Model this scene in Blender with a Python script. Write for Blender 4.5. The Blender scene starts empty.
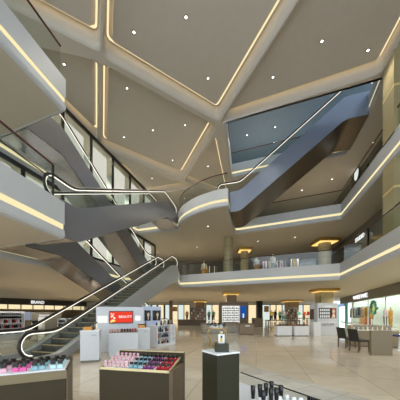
import bpy, bmesh, math, random
from mathutils import Vector, Matrix
from mathutils.geometry import tessellate_polygon
random.seed(7)
PI = math.pi
SC = bpy.context.scene
COL = SC.collection
F, HZ, EYE = 225.0, 313.0, 1.5          # focal length in pixels, horizon row, eye height in metres


def at(px, py, z):
    """plan point (x, y) seen at a pixel, at real height z"""
    d = F * (z - EYE) / (HZ - py)
    return ((px - 200) * d / F, d)


def xd(px, d):
    return (px - 200) * d / F


def zd(py, d):
    return EYE + (HZ - py) * d / F


# ------------------------------------------------------------------ materials
def lin(c):
    if isinstance(c, str):
        c = [int(c[i:i + 2], 16) / 255 for i in (0, 2, 4)]
    return [x / 12.92 if x <= 0.04045 else ((x + 0.055) / 1.055) ** 2.4 for x in c] + [1.0]


def mat(name, col, rough=0.6, metal=0.0, noise=0.04, scale=3.0, spec=0.5, coat=0.0):
    m = bpy.data.materials.new(name)
    m.use_nodes = True
    nt = m.node_tree
    b = nt.nodes['Principled BSDF']
    b.inputs['Roughness'].default_value = rough
    b.inputs['Metallic'].default_value = metal
    b.inputs['Specular IOR Level'].default_value = spec
    b.inputs['Coat Weight'].default_value = coat
    c = lin(col)
    if noise:
        tc = nt.nodes.new('ShaderNodeTexCoord')
        n = nt.nodes.new('ShaderNodeTexNoise')
        n.inputs['Scale'].default_value = scale
        n.inputs['Detail'].default_value = 4
        r = nt.nodes.new('ShaderNodeValToRGB')
        r.color_ramp.elements[0].position = 0.3
        r.color_ramp.elements[1].position = 0.7
        r.color_ramp.elements[0].color = [x * (1 - noise) for x in c[:3]] + [1]
        r.color_ramp.elements[1].color = [min(1, x * (1 + noise)) for x in c[:3]] + [1]
        nt.links.new(tc.outputs['Object'], n.inputs['Vector'])
        nt.links.new(n.outputs['Fac'], r.inputs['Fac'])
        nt.links.new(r.outputs['Color'], b.inputs['Base Color'])
    else:
        b.inputs['Base Color'].default_value = c
    return m


def em(name, col, s):
    m = bpy.data.materials.new(name)
    m.use_nodes = True
    nt = m.node_tree
    nt.nodes.remove(nt.nodes['Principled BSDF'])
    e = nt.nodes.new('ShaderNodeEmission')
    e.inputs['Color'].default_value = lin(col)
    e.inputs['Strength'].default_value = s
    nt.links.new(e.outputs[0], nt.nodes['Material Output'].inputs['Surface'])
    return m


def glassmat(name, tint, refl=0.08):
    m = bpy.data.materials.new(name)
    m.use_nodes = True
    nt = m.node_tree
    nt.nodes.remove(nt.nodes['Principled BSDF'])
    t = nt.nodes.new('ShaderNodeBsdfTransparent')
    t.inputs['Color'].default_value = lin(tint)
    g = nt.nodes.new('ShaderNodeBsdfGlossy')
    g.inputs['Roughness'].default_value = 0.02
    mx = nt.nodes.new('ShaderNodeMixShader')
    mx.inputs['Fac'].default_value = refl
    nt.links.new(t.outputs[0], mx.inputs[1])
    nt.links.new(g.outputs[0], mx.inputs[2])
    nt.links.new(mx.outputs[0], nt.nodes['Material Output'].inputs['Surface'])
    return m


def tilemat(name, c1, c2, cm, size, ang, rough, vein=0.10):
    m = bpy.data.materials.new(name)
    m.use_nodes = True
    nt = m.node_tree
    b = nt.nodes['Principled BSDF']
    tc = nt.nodes.new('ShaderNodeTexCoord')
    mp = nt.nodes.new('ShaderNodeMapping')
    mp.inputs['Rotation'].default_value = (0, 0, ang)
    br = nt.nodes.new('ShaderNodeTexBrick')
    br.offset = 0.0
    br.inputs['Color1'].default_value = lin(c1)
    br.inputs['Color2'].default_value = lin(c2)
    br.inputs['Mortar'].default_value = lin(cm)
    br.inputs['Scale'].default_value = 1.0
    br.inputs['Mortar Size'].default_value = 0.006
    br.inputs['Mortar Smooth'].default_value = 0.2
    br.inputs['Brick Width'].default_value = size
    br.inputs['Row Height'].default_value = size
    n = nt.nodes.new('ShaderNodeTexNoise')
    n.inputs['Scale'].default_value = 1.6
    n.inputs['Detail'].default_value = 6
    n.inputs['Distortion'].default_value = 1.2
    mx = nt.nodes.new('ShaderNodeMix')
    mx.data_type = 'RGBA'
    mx.blend_type = 'MULTIPLY'
    mx.inputs[0].default_value = 1.0
    r = nt.nodes.new('ShaderNodeValToRGB')
    r.color_ramp.elements[0].position = 0.35
    r.color_ramp.elements[1].position = 0.65
    r.color_ramp.elements[0].color = (1 - vein, 1 - vein, 1 - vein, 1)
    r.color_ramp.elements[1].color = (1, 1, 1, 1)
    L = nt.links.new
    L(tc.outputs['Object'], mp.inputs['Vector'])
    L(mp.outputs['Vector'], br.inputs['Vector'])
    L(mp.outputs['Vector'], n.inputs['Vector'])
    L(n.outputs['Fac'], r.inputs['Fac'])
    L(br.outputs['Color'], mx.inputs[6])
    L(r.outputs['Color'], mx.inputs[7])
    L(mx.outputs[2], b.inputs['Base Color'])
    b.inputs['Roughness'].default_value = rough
    return m


M = {}
M['ceil'] = mat('warm_plaster', 'bdb6aa', 0.75, noise=0.02)
M['soffit'] = mat('soffit_plaster', 'bab2a0', 0.7, noise=0.02)
M['fascia'] = mat('satin_white_fascia', 'b3b5b5', 0.42, noise=0.015)
M['l4ceil'] = mat('blue_light_tint_ceiling', '7c92aa', 0.6, noise=0.02)  # blue of the upstairs daylight is put into this ceiling colour
M['strip'] = em('cream_light_strip', 'fff0bc', 0.60)
M['cove'] = em('warm_cove_light', 'ffe2b0', 1.3)
M['cove2'] = em('warm_cove_line', 'ffe6b4', 0.7)
M['floor'] = tilemat('polished_beige_tile', 'beb3a0', 'b6ab97', '877c66', 1.2, math.radians(14), 0.10)
M['marble'] = tilemat('grey_marble_tile', 'bdbab0', 'b3b0a6', '8d8a80', 0.6, math.radians(-28), 0.12, 0.18)
M['steel'] = mat('mirror_steel', 'a3a2a4', 0.24, 0.9, 0.03)
M['steelE'] = mat('satin_blue_reflection_cladding', '7c8698', 0.38, 0.35, 0.02)  # blue reflected from the upper ceiling is put into the cladding colour
M['steelS'] = mat('satin_grey_cladding', '8e8e93', 0.28, 0.6, 0.02)
M['bronzeE'] = mat('bronze_mirror', '6c6050', 0.34, 0.7, 0.03)
M['steelB'] = mat('dark_mirror_steel', '77726c', 0.16, 0.9, 0.03)
M['trussA'] = mat('painted_grey_cladding', '949694', 0.35, 0.2, 0.02)
M['step'] = mat('dark_step_metal', '4b4b46', 0.45, 0.5, 0.05)
M['riser'] = mat('yellow_step_edge', 'a89060', 0.5)
M['rubber'] = mat('black_rubber', '0c0c0d', 0.35, noise=0)
M['hrlight'] = em('white_handrail_light', 'fff6e6', 1.0)
M['wood'] = mat('dark_red_wood_rail', '4a2416', 0.35, noise=0.1)
M['dark'] = mat('dark_metal', '2b2825', 0.4, 0.6)
M['glass'] = glassmat('clear_glass', 'fbfcfb', 0.014)
M['glass2'] = glassmat('balustrade_glass', 'f4f7f5', 0.035)
M['shopglass'] = glassmat('shop_window_glass', 'f6faf8', 0.05)
M['col'] = mat('beige_stone_column', 'a19571', 0.3, noise=0.05)
M['gold'] = mat('brushed_gold', 'c9a257', 0.35, 0.7)
M['goldglow'] = em('gold_glow', 'ffd27a', 0.8)
M['olive'] = mat('olive_brown_lacquer', '3a3222', 0.4, noise=0.03, spec=0.2)
M['darkolive'] = mat('dark_green_lacquer', '2c2a1c', 0.35, noise=0.03, spec=0.2)
M['brown'] = mat('brown_panel', '7b6a50', 0.45, noise=0.05)
M['brownD'] = mat('dark_brown_timber', '5a4832', 0.5, noise=0.12, scale=8)
M['taupe'] = mat('taupe_panel', '6d675b', 0.5)
M['bronze'] = mat('bronze_header', '38332a', 0.4, 0.3)
M['brass'] = mat('brass_rim', 'd8c79a', 0.3, 0.6)
M['white'] = mat('white_lacquer', 'dcdcdc', 0.35, noise=0.01)
M['greyw'] = mat('pale_grey_lacquer', 'c4c6c8', 0.4, noise=0.01)
M['lilac'] = mat('pale_blue_panel', 'b9c4de', 0.4, noise=0.01)
M['black'] = mat('black_gloss', '121214', 0.25, noise=0)
M['cush'] = mat('black_leather', '201d1b', 0.5)
M['tan'] = mat('tan_lacquer', '75674b', 0.35)
M['litwhite'] = em('lit_white_panel', 'fbfbf6', 0.62)
M['litwarm'] = em('lit_warm_panel', 'ffeabc', 0.6)
M['litcool'] = em('lit_cool_panel', 'e6f1ea', 0.55)
M['litposter'] = em('lit_poster_panel', 'ece4da', 0.6)
M['signw'] = em('white_sign_letters', 'ffffff', 0.75)
M['red'] = em('red_screen', 'ec4530', 0.62)
M['blues'] = em('blue_screen', '1d5fc0', 0.45)
M['led'] = em('lamp_disc', 'fffaf0', 2.0)
M['plant'] = mat('green_leaves', '3d6b3c', 0.6, noise=0.3, scale=20)
M['shopwhite'] = mat('white_shop_wall', 'e0e6e2', 0.6, noise=0.01)
M['teal'] = mat('teal_frame', '4fa092', 0.4)
M['skin'] = mat('mannequin_cream', 'd8c3ac', 0.5)
M['pane'] = mat('grey_window_panel', '8b8a84', 0.15, 0.3)
for k, c in dict(pink='dba9bb', magenta='d8559a', blue='7fa9b3', purple='7a3f73', crimson='a3172b', clear='c9d3d6', ice='b6dbe0', amber='c78b3a', navy='23365f', green='5d8f58', cream='e6dcc6', rust='a4532c', yellow='d9b12e', greyc='8f949b', rose='c9a3a3').items():
    M[k] = mat(k + '_lacquer', c, 0.25, noise=0.02)


# ------------------------------------------------------------------ mesh builder
class MB:
    def __init__(self):
        self.v, self.f, self.s = [], [], []

    def add(self, vs, fs, smooth=False):
        o = len(self.v)
        self.v += [tuple(p) for p in vs]
        for f in fs:
            self.f.append(tuple(i + o for i in f))
            self.s.append(smooth)
        return self

    def box(self, x0, x1, y0, y1, z0, z1, mtx=None):
        vs = [Vector((x, y, z)) for z in (z0, z1) for x, y in ((x0, y0), (x1, y0), (x1, y1), (x0, y1))]
        if mtx is not None:
            vs = [mtx @ p for p in vs]
        return self.add(vs, [(3, 2, 1, 0), (4, 5, 6, 7), (0, 1, 5, 4), (1, 2, 6, 5), (2, 3, 7, 6), (3, 0, 4, 7)])

    def prism(self, poly, z0, z1):
        n = len(poly)
        vs = [(p[0], p[1], z0) for p in poly] + [(p[0], p[1], z1) for p in poly]
        tri = tessellate_polygon([[Vector((p[0], p[1], 0)) for p in poly]])
        fs = [tuple(reversed(t)) for t in tri] + [tuple(i + n for i in t) for t in tri]
        fs += [(i, (i + 1) % n, (i + 1) % n + n, i + n) for i in range(n)]
        return self.add(vs, fs)

    def sheet(self, polys, z):
        """flat sheet with holes"""
        ring = [[Vector((p[0], p[1], 0)) for p in q] for q in polys]
        tri = tessellate_polygon(ring)
        vs = [(p[0], p[1], z) for q in polys for p in q]
        return self.add(vs, [tuple(t) for t in tri])

    def ribbon(self, a, b, za, zb, closed=True, smooth=False):
        n = len(a)
        vs = [(p[0], p[1], za) for p in a] + [(p[0], p[1], zb) for p in b]
        m = n if closed else n - 1
        return self.add(vs, [(i, (i + 1) % n, (i + 1) % n + n, i + n) for i in range(m)], smooth)

    def loops(self, rings, cap=True, closed=True, smooth=False):
        """skin a list of equal vertex rings"""
        n = len(rings[0])
        vs = [p for r in rings for p in r]
        fs = []
        for k in range(len(rings) - 1):
            for i in range(n if closed else n - 1):
                j = (i + 1) % n
                fs.append((k * n + i, k * n + j, (k + 1) * n + j, (k + 1) * n + i))
        self.add(vs, fs, smooth)
        if cap and closed:
            for r, rev in ((rings[0], True), (rings[-1], False)):
                c = [Vector(p) for p in r]
                tri = fan(c)
                self.add(c, [tuple(reversed(t)) if rev else t for t in tri])
        return self

    def tube(self, pts, r, n=8, closed=False):
        pts = [Vector(p) for p in pts]
        rings = []
        up = Vector((0, 0, 1))
        m = len(pts)
        for i, p in enumerate(pts):
            if closed:
                t = pts[(i + 1) % m] - pts[i - 1]
            else:
                t = pts[min(i + 1, m - 1)] - pts[max(i - 1, 0)]
            t.normalize()
            a = t.cross(up)
            if a.length < 0.2:
                a = t.cross(Vector((1, 0.01, 0)))
            a.normalize()
            b = a.cross(t)
            rr = r[i] if isinstance(r, (list, tuple)) else r
            rings.append([p + (a * math.cos(2 * PI * k / n) + b * math.sin(2 * PI * k / n)) * rr for k in range(n)])
        if closed:
            rings.append(rings[0])
        return self.loops(rings, cap=not closed, smooth=True)

    def lathe(self, prof, n=20, c=(0, 0, 0), sy=1.0):
        rings = [[(c[0] + r * math.cos(2 * PI * k / n), c[1] + sy * r * math.sin(2 * PI * k / n), c[2] + z) for k in range(n)] for r, z in prof]
        return self.loops(rings, smooth=len(prof) > 2)

    def build(self, name, m, parent=None, loc=None, rot=0.0):
        me = bpy.data.meshes.new(name)
        me.from_pydata([tuple(p) for p in self.v], [], self.f)
        me.polygons.foreach_set('use_smooth', self.s)
        bm = bmesh.new()
        bm.from_mesh(me)
        bmesh.ops.recalc_face_normals(bm, faces=bm.faces)
        bm.to_mesh(me)
        bm.free()
        me.materials.append(M[m] if isinstance(m, str) else m)
        o = bpy.data.objects.new(name, me)
        COL.objects.link(o)
        if parent is not None:
            o.parent = parent
        if loc is not None:
            o.location = loc
            o.rotation_euler = (0, 0, rot)
        return o


def fan(c):
    """triangulate a planar 3D ring by projecting on its main plane"""
    nrm = Vector((0, 0, 0))
    for i in range(len(c)):
        nrm += c[i].cross(c[(i + 1) % len(c)])
    return [tuple(t) for t in tessellate_polygon([c])]


def tag(o, label, cat, group=None):
    o['label'] = label
    o['category'] = cat
    if group:
        o['group'] = group
    return o


def thing(name, label, cat, loc=(0, 0, 0), rot=0.0, group=None):
    o = bpy.data.objects.new(name, None)
    o.empty_display_size = 0.2
    COL.objects.link(o)
    o.location = loc
    o.rotation_euler = (0, 0, rot)
    return tag(o, label, cat, group)


def struct(o, label=None):
    o['kind'] = 'structure'
    if label:
        o['label'] = label
    return o


def dup(root, loc, rot, label, group=None, swap=None):
    r = root.copy()
    COL.objects.link(r)
    r.location = loc
    r.rotation_euler = (0, 0, rot)
    r['label'] = label
    if group:
        r['group'] = group
    for ch in list(root.children):
        c = ch.copy()
        COL.objects.link(c)
        c.parent = r
        for g in list(ch.children):
            e = g.copy()
            COL.objects.link(e)
            e.parent = c
    return r


def bevel(o, w=0.01, seg=2):
    b = o.modifiers.new('bevel', 'BEVEL')
    b.width = w
    b.segments = seg
    b.limit_method = 'ANGLE'
    return o


def box(name, m, x0, x1, y0, y1, z0, z1, parent=None, bv=0.0, loc=None, rot=0.0):
    o = MB().box(x0, x1, y0, y1, z0, z1).build(name, m, parent, loc, rot)
    if bv:
        bevel(o, bv)
    return o


def text(name, body, size, m, parent, loc, rot, ext=0.01):
    cu = bpy.data.curves.new('letters', 'FONT')
    cu.body = body
    cu.size = size
    cu.extrude = ext
    cu.align_x = 'CENTER'
    cu.align_y = 'CENTER'
    tmp = bpy.data.objects.new('tmp', cu)
    COL.objects.link(tmp)
    dg = bpy.context.evaluated_depsgraph_get()
    me = bpy.data.meshes.new_from_object(tmp.evaluated_get(dg))
    bpy.data.objects.remove(tmp)
    me.materials.clear()
    me.materials.append(M[m])
    o = bpy.data.objects.new(name, me)
    COL.objects.link(o)
    if parent is not None:
        o.parent = parent
    o.location = loc
    o.rotation_euler = rot
    return o


# ------------------------------------------------------------------ plan geometry
def rightn(a, b):
    d = Vector((b[0] - a[0], b[1] - a[1]))
    d.normalize()
    return Vector((d.y, -d.x))


def offset_open(pts, off):
    """move an open plan polyline to its right by off"""
    out = []
    n = len(pts)
    for i, p in enumerate(pts):
        n0 = rightn(pts[i - 1], p) if i > 0 else None
        n1 = rightn(p, pts[i + 1]) if i < n - 1 else None
        if n0 is None or n1 is None:
            nn = n0 or n1
            out.append((p[0] + nn.x * off, p[1] + nn.y * off))
        else:
            b = n0 + n1
            b.normalize()
            k = off / max(0.35, b.dot(n1))
            out.append((p[0] + b.x * k, p[1] + b.y * k))
    return out


def offset_poly(pts, off):
    """grow a closed counter-clockwise plan polygon by off"""
    n = len(pts)
    out = []
    for i in range(n):
        n0 = rightn(pts[i - 1], pts[i])
        n1 = rightn(pts[i], pts[(i + 1) % n])
        b = n0 + n1
        b.normalize()
        k = off / max(0.3, b.dot(n1))
        out.append((pts[i][0] + b.x * k, pts[i][1] + b.y * k))
    return out


def ccw(pts):
    a = sum(pts[i - 1][0] * pts[i][1] - pts[i][0] * pts[i - 1][1] for i in range(len(pts)))
    return list(pts) if a > 0 else list(reversed(pts))


def round_corner(a, p, b, r, n):
    a, p, b = Vector(a), Vector(p), Vector(b)
    u, w = (a - p), (b - p)
    lu, lw = u.length, w.length
    u.normalize()
    w.normalize()
    t = min(r, lu * 0.45, lw * 0.45)
    p0, p2 = p + u * t, p + w * t
    return [tuple(p0 * (1 - s) ** 2 + p * 2 * s * (1 - s) + p2 * s * s) for s in [i / n for i in range(n + 1)]]


def round_poly(pts, r, n=5):
    out = []
    for i in range(len(pts)):
        out += round_corner(pts[i - 1], pts[i], pts[(i + 1) % len(pts)], r, n)
    return out


def round_open(pts, r, n=6):
    out = [tuple(pts[0])]
    for i in range(1, len(pts) - 1):
        out += round_corner(pts[i - 1], pts[i], pts[i + 1], r, n)
    return out + [tuple(pts[-1])]


def sweep(edge, prof, name, m, parent=None):
    """closed profile [(offset to the right, z)] swept along an open plan edge"""
    offs = [offset_open(edge, o) for o, z in prof]
    rings = [[Vector((offs[k][i][0], offs[k][i][1], prof[k][1])) for k in range(len(prof))] for i in range(len(edge))]
    return MB().loops(rings).build(name, m, parent)


def subdivide(edge, step):
    out = [edge[0]]
    for a, b in zip(edge, edge[1:]):
        n = max(1, round(math.dist(a, b) / step))
        out += [(a[0] + (b[0] - a[0]) * k / n, a[1] + (b[1] - a[1]) * k / n) for k in range(1, n + 1)]
    return out
# ================================================================== THE BUILDING
T2, T3, T4 = 5.25, 10.0, 15.0           # floor levels
def WL(d):
    return (-8.1 + 0.302 * (d - 13.18), d)


wl = [WL(d) for d in (9.2, 11.15, 13.3, 15.45, 17.6, 19.8, 22.0, 24.2)]
edge2_left = [(-5.35, -2.0), (-4.95, 5.57), (-4.6, 7.65), (-7.9, 8.8), (-9.3, 9.2)]
edge2 = edge2_left + [WL(19.15), (-5.15, 19.2), (-3.66, 18.7), (-3.4, 19.62), (-1.9, 19.27), (-1.95, 22.3), (0.0, 21.54), (4.36, 19.5), (8.0, 17.95), (10.56, 16.95), (8.59, 9.66), (5.45, -2.0)]
edge3_left = [(-5.75, -2.0), (-5.37, 6.04), (-4.89, 8.2), (-7.58, 9.18), (-9.3, 9.75)]
landing = round_open([(-1.97, 19.77), (-1.75, 18.6), (-1.27, 17.6), (-0.29, 16.45), (0.97, 15.6), (1.9, 15.3)], 0.6, 4)
edge3 = edge3_left + [WL(20.9), (-3.6, 20.2)] + landing + [(3.3, 20.7), (3.67, 20.6), (8.28, 18.6), (10.97, 17.5), (9.0, 10.13), (5.76, -2.0)]
edge4 = [(1.67, 14.6), (2.9, 20.4), (6.0, 19.3), (11.3, 17.45), (10.35, 13.75), (9.62, 11.85)]


def slab(edge, bot, top, outer, label, m='soffit'):
    e = offset_open(edge, -0.12)
    poly = e + outer
    o = MB().prism(poly, bot, top).build('floor_slab', m)
    struct(o, label)
    return o


def fascia(edge, bot, zs0, zs1, top, n, label):
    """upper band, recessed lit groove and rounded lower lip along a slab edge"""
    o = sweep(edge, [(-0.14, zs1), (0.0, zs1), (0.0, top), (-0.14, top)], 'trim_%d' % n, 'fascia')
    struct(o, label)
    sweep(edge, [(-0.14, bot), (-0.10, bot - 0.01), (-0.03, bot + 0.03), (0.0, bot + 0.10), (0.0, zs0), (-0.14, zs0)], 'lower_lip', 'fascia', o)
    sweep(edge, [(-0.14, zs0), (-0.03, zs0), (-0.03, zs1), (-0.14, zs1)], 'light_strip', 'strip', o)
    return o


slab(edge2, 4.0, T2, [(30, -2), (30, 52), (-36, 52), (-36, -2)], 'second storey slab above the shops')
fascia(edge2, 4.0, 4.31, 4.50, T2, 2, 'satin white balcony edge of the second storey with lit groove')
slab(edge3, 8.8, T3, [(18, -2), (18, 32), (-16, 32), (-16, -2)], 'third storey slab with curved landing')
fascia(edge3, 8.8, 9.11, 9.30, T3, 3, 'satin white balcony edge of the third storey with lit groove')

# floor of the ground storey
fl = MB().box(-36, 30, -4, 52, -0.2, 0).build('floor', 'floor')
struct(fl, 'polished beige tiled floor')
mi = [at(240, 363, 0), at(290, 377, 0), at(400, 408, 0)]
inl = MB().prism([mi[0], mi[1], mi[2], (2.6, 2.2), (0.45, 2.2), (0.55, 3.4), (0.75, 5.0)], 0.0, 0.004).build('floor_inlay', 'marble')
struct(inl, 'grey marble inlay in the floor')

# ---------------------------------------------------------------- ceiling
ZB, ZP, ZR = 13.8, 14.3, 14.55


def pc(*px):
    return [at(x, y, ZP) for x, y in px]


cells = [
    pc((113.5, 0), (112, 41), (216, 105), (277, 0)) + [(5.05, 5.0), (-1.75, 5.0)],
    pc((229, 109.5), (377, 60), (400, 16)) + [(7.6, 4.6), (6.0, 4.6), (4.22, 8.9)],
    [(-4.75, 11.65), (-6.9, 16.6), (-1.8, 20.25), (0.55, 15.05)],
    [(-6.55, 18.9), (-5.7, 23.1), (-1.5, 22.0)],
    [(1.05, 16.2), (-1.25, 20.9), (2.75, 23.6)],
    pc((92, 27.5), (92, 0)) + [(-2.55, 5.3), (-7.6, 8.6)],
    pc((93.5, 57), (94.3, 127)) + [(-8.05, 13.4), (-8.35, 12.2), (-8.1, 10.6)],
]
cells = [ccw(c) for c in cells]
GAP = [0.34, 0.24, 0.34, 0.3, 0.15, 0.3, 0.22]
BV = [1, 0.5, 1, 1, 0.3, 1, 1]
holes0 = [round_poly(offset_poly(c, g + 0.14 * k), 0.4) for c, g, k in zip(cells, GAP, BV)]
hole4 = offset_open(edge4, -0.0)
outer = [(-16, -2), (18, -2), (18, 32), (-16, 32)]
ceil = MB()
ceil.sheet([outer, hole4] + holes0, ZB)
for c, g, k in zip(cells, GAP, BV):
    rings = []
    for off, z in ((0.14, 0.0), (0.06, 0.035), (0.02, 0.10), (0.0, 0.22), (0.0, ZR - ZB)):
        rings.append([Vector((p[0], p[1], ZB + z)) for p in round_poly(offset_poly(c, g + off * k), 0.4)])
    ceil.loops(rings, cap=False, smooth=True)
    ceil.sheet([round_poly(offset_poly(c, g), 0.4)], ZR)
ceiling = struct(ceil.build('ceiling', 'ceil'), 'taupe ceiling of broad beams between recessed angular coffers')
for c, g in zip(cells, GAP):
    MB().prism(round_poly(c, 0.18), ZP, ZP + 0.05).build('ceiling_panel', 'ceil', ceiling)
    a = round_poly(offset_poly(c, -0.02), 0.18)
    b = round_poly(offset_poly(c, 0.0), 0.18)
    m = MB().ribbon(a, a, ZP + 0.07, ZP + 0.17)
    m.ribbon(b, b, ZP + 0.07, ZP + 0.17)
    m.ribbon(a, b, ZP + 0.07, ZP + 0.07)
    m.ribbon(a, b, ZP + 0.17, ZP + 0.17)
    m.build('cove_light', 'cove', ceiling)
    a = round_poly(offset_poly(c, g * 0.45), 0.25)
    b = round_poly(offset_poly(c, g * 0.45 + 0.08), 0.25)
    m = MB().ribbon(a, b, ZR - 0.02, ZR - 0.02)
    m.ribbon(a, b, ZR - 0.012, ZR - 0.012)
    m.build('cove_line', 'cove2', ceiling)

# fourth storey around the opening
fs4 = MB()
fs4.sheet([outer, hole4], T4)
struct(fs4.build('floor_slab', 'soffit'), 'fourth storey floor around the opening')
fascia(edge4, 13.8, 14.11, 14.28, T4, 4, 'satin edge of the opening to the fourth storey with lit groove')
sweep([(9.62, 11.85), (5.8, 13.2), (1.67, 14.6)], [(-0.14, 13.8), (0.0, 13.8), (0.0, T4), (-0.14, T4)], 'trim_5', 'fascia')
struct(bpy.data.objects['trim_5'], 'near edge of the opening')
MB().box(-16, 18, 8, 32, 18.6, 18.75).build('ceiling', 'l4ceil')
struct(bpy.data.objects['ceiling.001'], 'fourth storey ceiling with blue light put into its colour')
struct(box('wall_back', 'l4ceil', -16, 18, 31.8, 32, T4, 18.6), 'fourth storey back wall')
struct(box('wall_back', 'taupe', -16, 18, 31.7, 32, T2, 8.8), 'second storey back wall')
struct(box('wall_back', 'taupe', -16, 18, 31.7, 32, T3, 13.8), 'third storey back wall')

# left wall of shop windows, second and third storey
for n, (z0, z1) in enumerate(((T2, 8.8), (T3, 13.8))):
    back = [(p[0] - 1.9, p[1] + 0.5) for p in wl]
    o = sweep(back, [(-0.2, z0), (0, z0), (0, z1), (-0.2, z1)], 'wall_left', 'shopwhite')
    struct(o, 'pale shop wall behind the left windows')
    w = sweep(wl, [(-0.12, z1 - 0.2), (0.0, z1 - 0.2), (0.0, z1), (-0.12, z1)], 'window_%d' % (n + 1), 'dark')
    struct(w, 'row of tall shop windows in the left wall')
    sweep(wl, [(-0.12, z0), (0.0, z0), (0.0, z0 + 0.14), (-0.12, z0 + 0.14)], 'sill', 'dark', w)
    for a, b in zip(wl, wl[1:]):
        sweep([a, b], [(-0.07, z0 + 0.14), (-0.05, z0 + 0.14), (-0.05, z1 - 0.16), (-0.07, z1 - 0.16)], 'pane', 'shopglass', w)
    for p in wl:
        MB().box(-0.06, 0.06, -0.07, 0.07, z0 + 0.14, z1 - 0.16).build('mullion', 'dark', w, (p[0] - 0.05, p[1], 0), -0.29)
    mid = [(p[0] - 1.0, p[1] + 0.3) for p in wl]
    near = [(p[0] - 0.42, p[1] + 0.12) for p in wl]
    for i, (a, b) in enumerate(zip(near, near[1:])):
        p0 = (a[0] * 0.85 + b[0] * 0.15, a[1] * 0.85 + b[1] * 0.15)
        p1 = (a[0] * 0.2 + b[0] * 0.8, a[1] * 0.2 + b[1] * 0.8)
        sweep([p0, p1], [(0.1, z0 + 0.5), (0.16, z0 + 0.5), (0.16, z0 + 3.3), (0.1, z0 + 3.3)], 'lit_poster', 'litposter', w)
    # display shelves in the shop, one band per bay
    for i, (a, b) in enumerate(zip(back, back[1:])):
        if i % 2 == n:
            continue
        q = sweep([a, b], [(0.02, z0 + 0.5), (0.35, z0 + 0.5), (0.35, z0 + 0.58), (0.02, z0 + 0.58)], 'shelf', 'cream', w)
        sweep([a, b], [(0.02, z0 + 1.5), (0.35, z0 + 1.5), (0.35, z0 + 1.58), (0.02, z0 + 1.58)], 'shelf', 'cream', w)

# right wall of the upper storeys
def RL(d):
    return (11.1 + 0.269 * (d - 9.66), d)


for z0, z1, n in ((T2, 8.8, 3), (T3, 13.8, 4)):
    e = [(16.6, 31.7), RL(17.8)] + [RL(d) for d in (15.5, 13.2, 10.9, 8.6, 5.0, -2.0)]
    o = sweep(e, [(-0.25, z0), (-0.1, z0), (-0.1, z1), (-0.25, z1)], 'wall_right', 'taupe')
    struct(o, 'dim shop wall along the right gallery')
    w = sweep(e, [(-0.1, z1 - 0.5), (0.04, z1 - 0.5), (0.04, z1), (-0.1, z1)], 'window_%d' % n, 'taupe')
    struct(w, 'grey shop windows along the right gallery')
    for a, b in zip(e[1:], e[2:]):
        sweep([a, b], [(-0.08, z0 + 0.1), (-0.05, z0 + 0.1), (-0.05, z1 - 0.5), (-0.08, z1 - 0.5)], 'pane', 'pane', w)
    for p in e[1:]:
        MB().box(-0.05, 0.05, -0.05, 0.05, z0, z1 - 0.5).build('mullion', 'dark', w, (p[0], p[1], 0), -0.26)

# ---------------------------------------------------------------- ground storey walls
struct(box('wall_back', 'soffit', -36, 30, 50.6, 51, 0, 4.0), 'back wall of the ground storey')
A0, A1 = (-34.0, 34.0), (-25.5, 50.6)
o = sweep([A0, A1], [(-0.5, 2.95), (0, 2.95), (0, 4.0), (-0.5, 4.0)], 'wall_left', 'bronze')
struct(o, 'dark header over the shops at far left')
o = sweep([A0, A1], [(-0.9, 0), (-0.6, 0), (-0.6, 2.2), (-0.9, 2.2)], 'wall_left', 'brown')
struct(o, 'brown shop wall at far left')
o = sweep([A0, A1], [(-0.7, 2.2), (-0.5, 2.2), (-0.5, 2.95), (-0.7, 2.95)], 'window_5', 'litwarm')
struct(o, 'row of lit transom panes over the far left shops')
for p in subdivide([A0, A1], 1.9):
    MB().box(-0.04, 0.04, -0.05, 0.1, 2.2, 2.95).build('mullion', 'bronze', o, (p[0] + 0.4, p[1], 0), -1.1)
# right shop front
B0, B1 = (11.0, 5.2), (24.0, 38.6)
BU = Vector((B1[0] - B0[0], B1[1] - B0[1])).normalized()
BR = [(B1[0], B1[1]), (B0[0], B0[1])]


def BPx(px, off):
    """point seen in picture column px on the line off metres in front of the right shop front"""
    r = (px - 200) / F
    x0, y0 = B0[0] - BU.y * off, B0[1] + BU.x * off
    t = (r * y0 - x0) / (BU.x - r * BU.y)
    return (x0 + BU.x * t, y0 + BU.y * t)


def BP(t, off=0.0):
    """point t metres along the right shop front, off metres out into the hall"""
    return (B0[0] + BU.x * t - BU.y * off, B0[1] + BU.y * t + BU.x * off)


def bt(px):
    r = (px - 200) / F
    return (r * B0[1] - B0[0]) / (BU.x - r * BU.y)


o = sweep(BR, [(-0.5, 3.05), (0, 3.05), (0, 4.0), (-0.5, 4.0)], 'wall_right', 'taupe')
struct(o, 'taupe header over the right shop front')
o = sweep([BP(40, -2.6), BP(0, -2.6)], [(-0.3, 0), (0, 0), (0, 4.0), (-0.3, 4.0)], 'wall_right', 'shopwhite')
struct(o, 'white inside wall of the right shop')
w = sweep(BR, [(-0.3, 0), (-0.05, 0), (-0.05, 0.12), (-0.3, 0.12)], 'window_6', 'greyw')
struct(w, 'glazed front of the right shop')
ts = [bt(400) - 5.5, bt(400) - 2.4, bt(384) , bt(367), bt(351.5), bt(347)]
for a, b in zip(ts, ts[1:]):
    sweep([BP(b), BP(a)], [(-0.12, 0.12), (-0.10, 0.12), (-0.10, 3.05), (-0.12, 3.05)], 'pane', 'shopglass', w)
for t in ts:
    MB().box(-0.04, 0.04, -0.04, 0.04, 0.12, 3.05).build('mullion', 'greyw', w, (*BP(t, -0.1), 0), -0.37)
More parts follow.
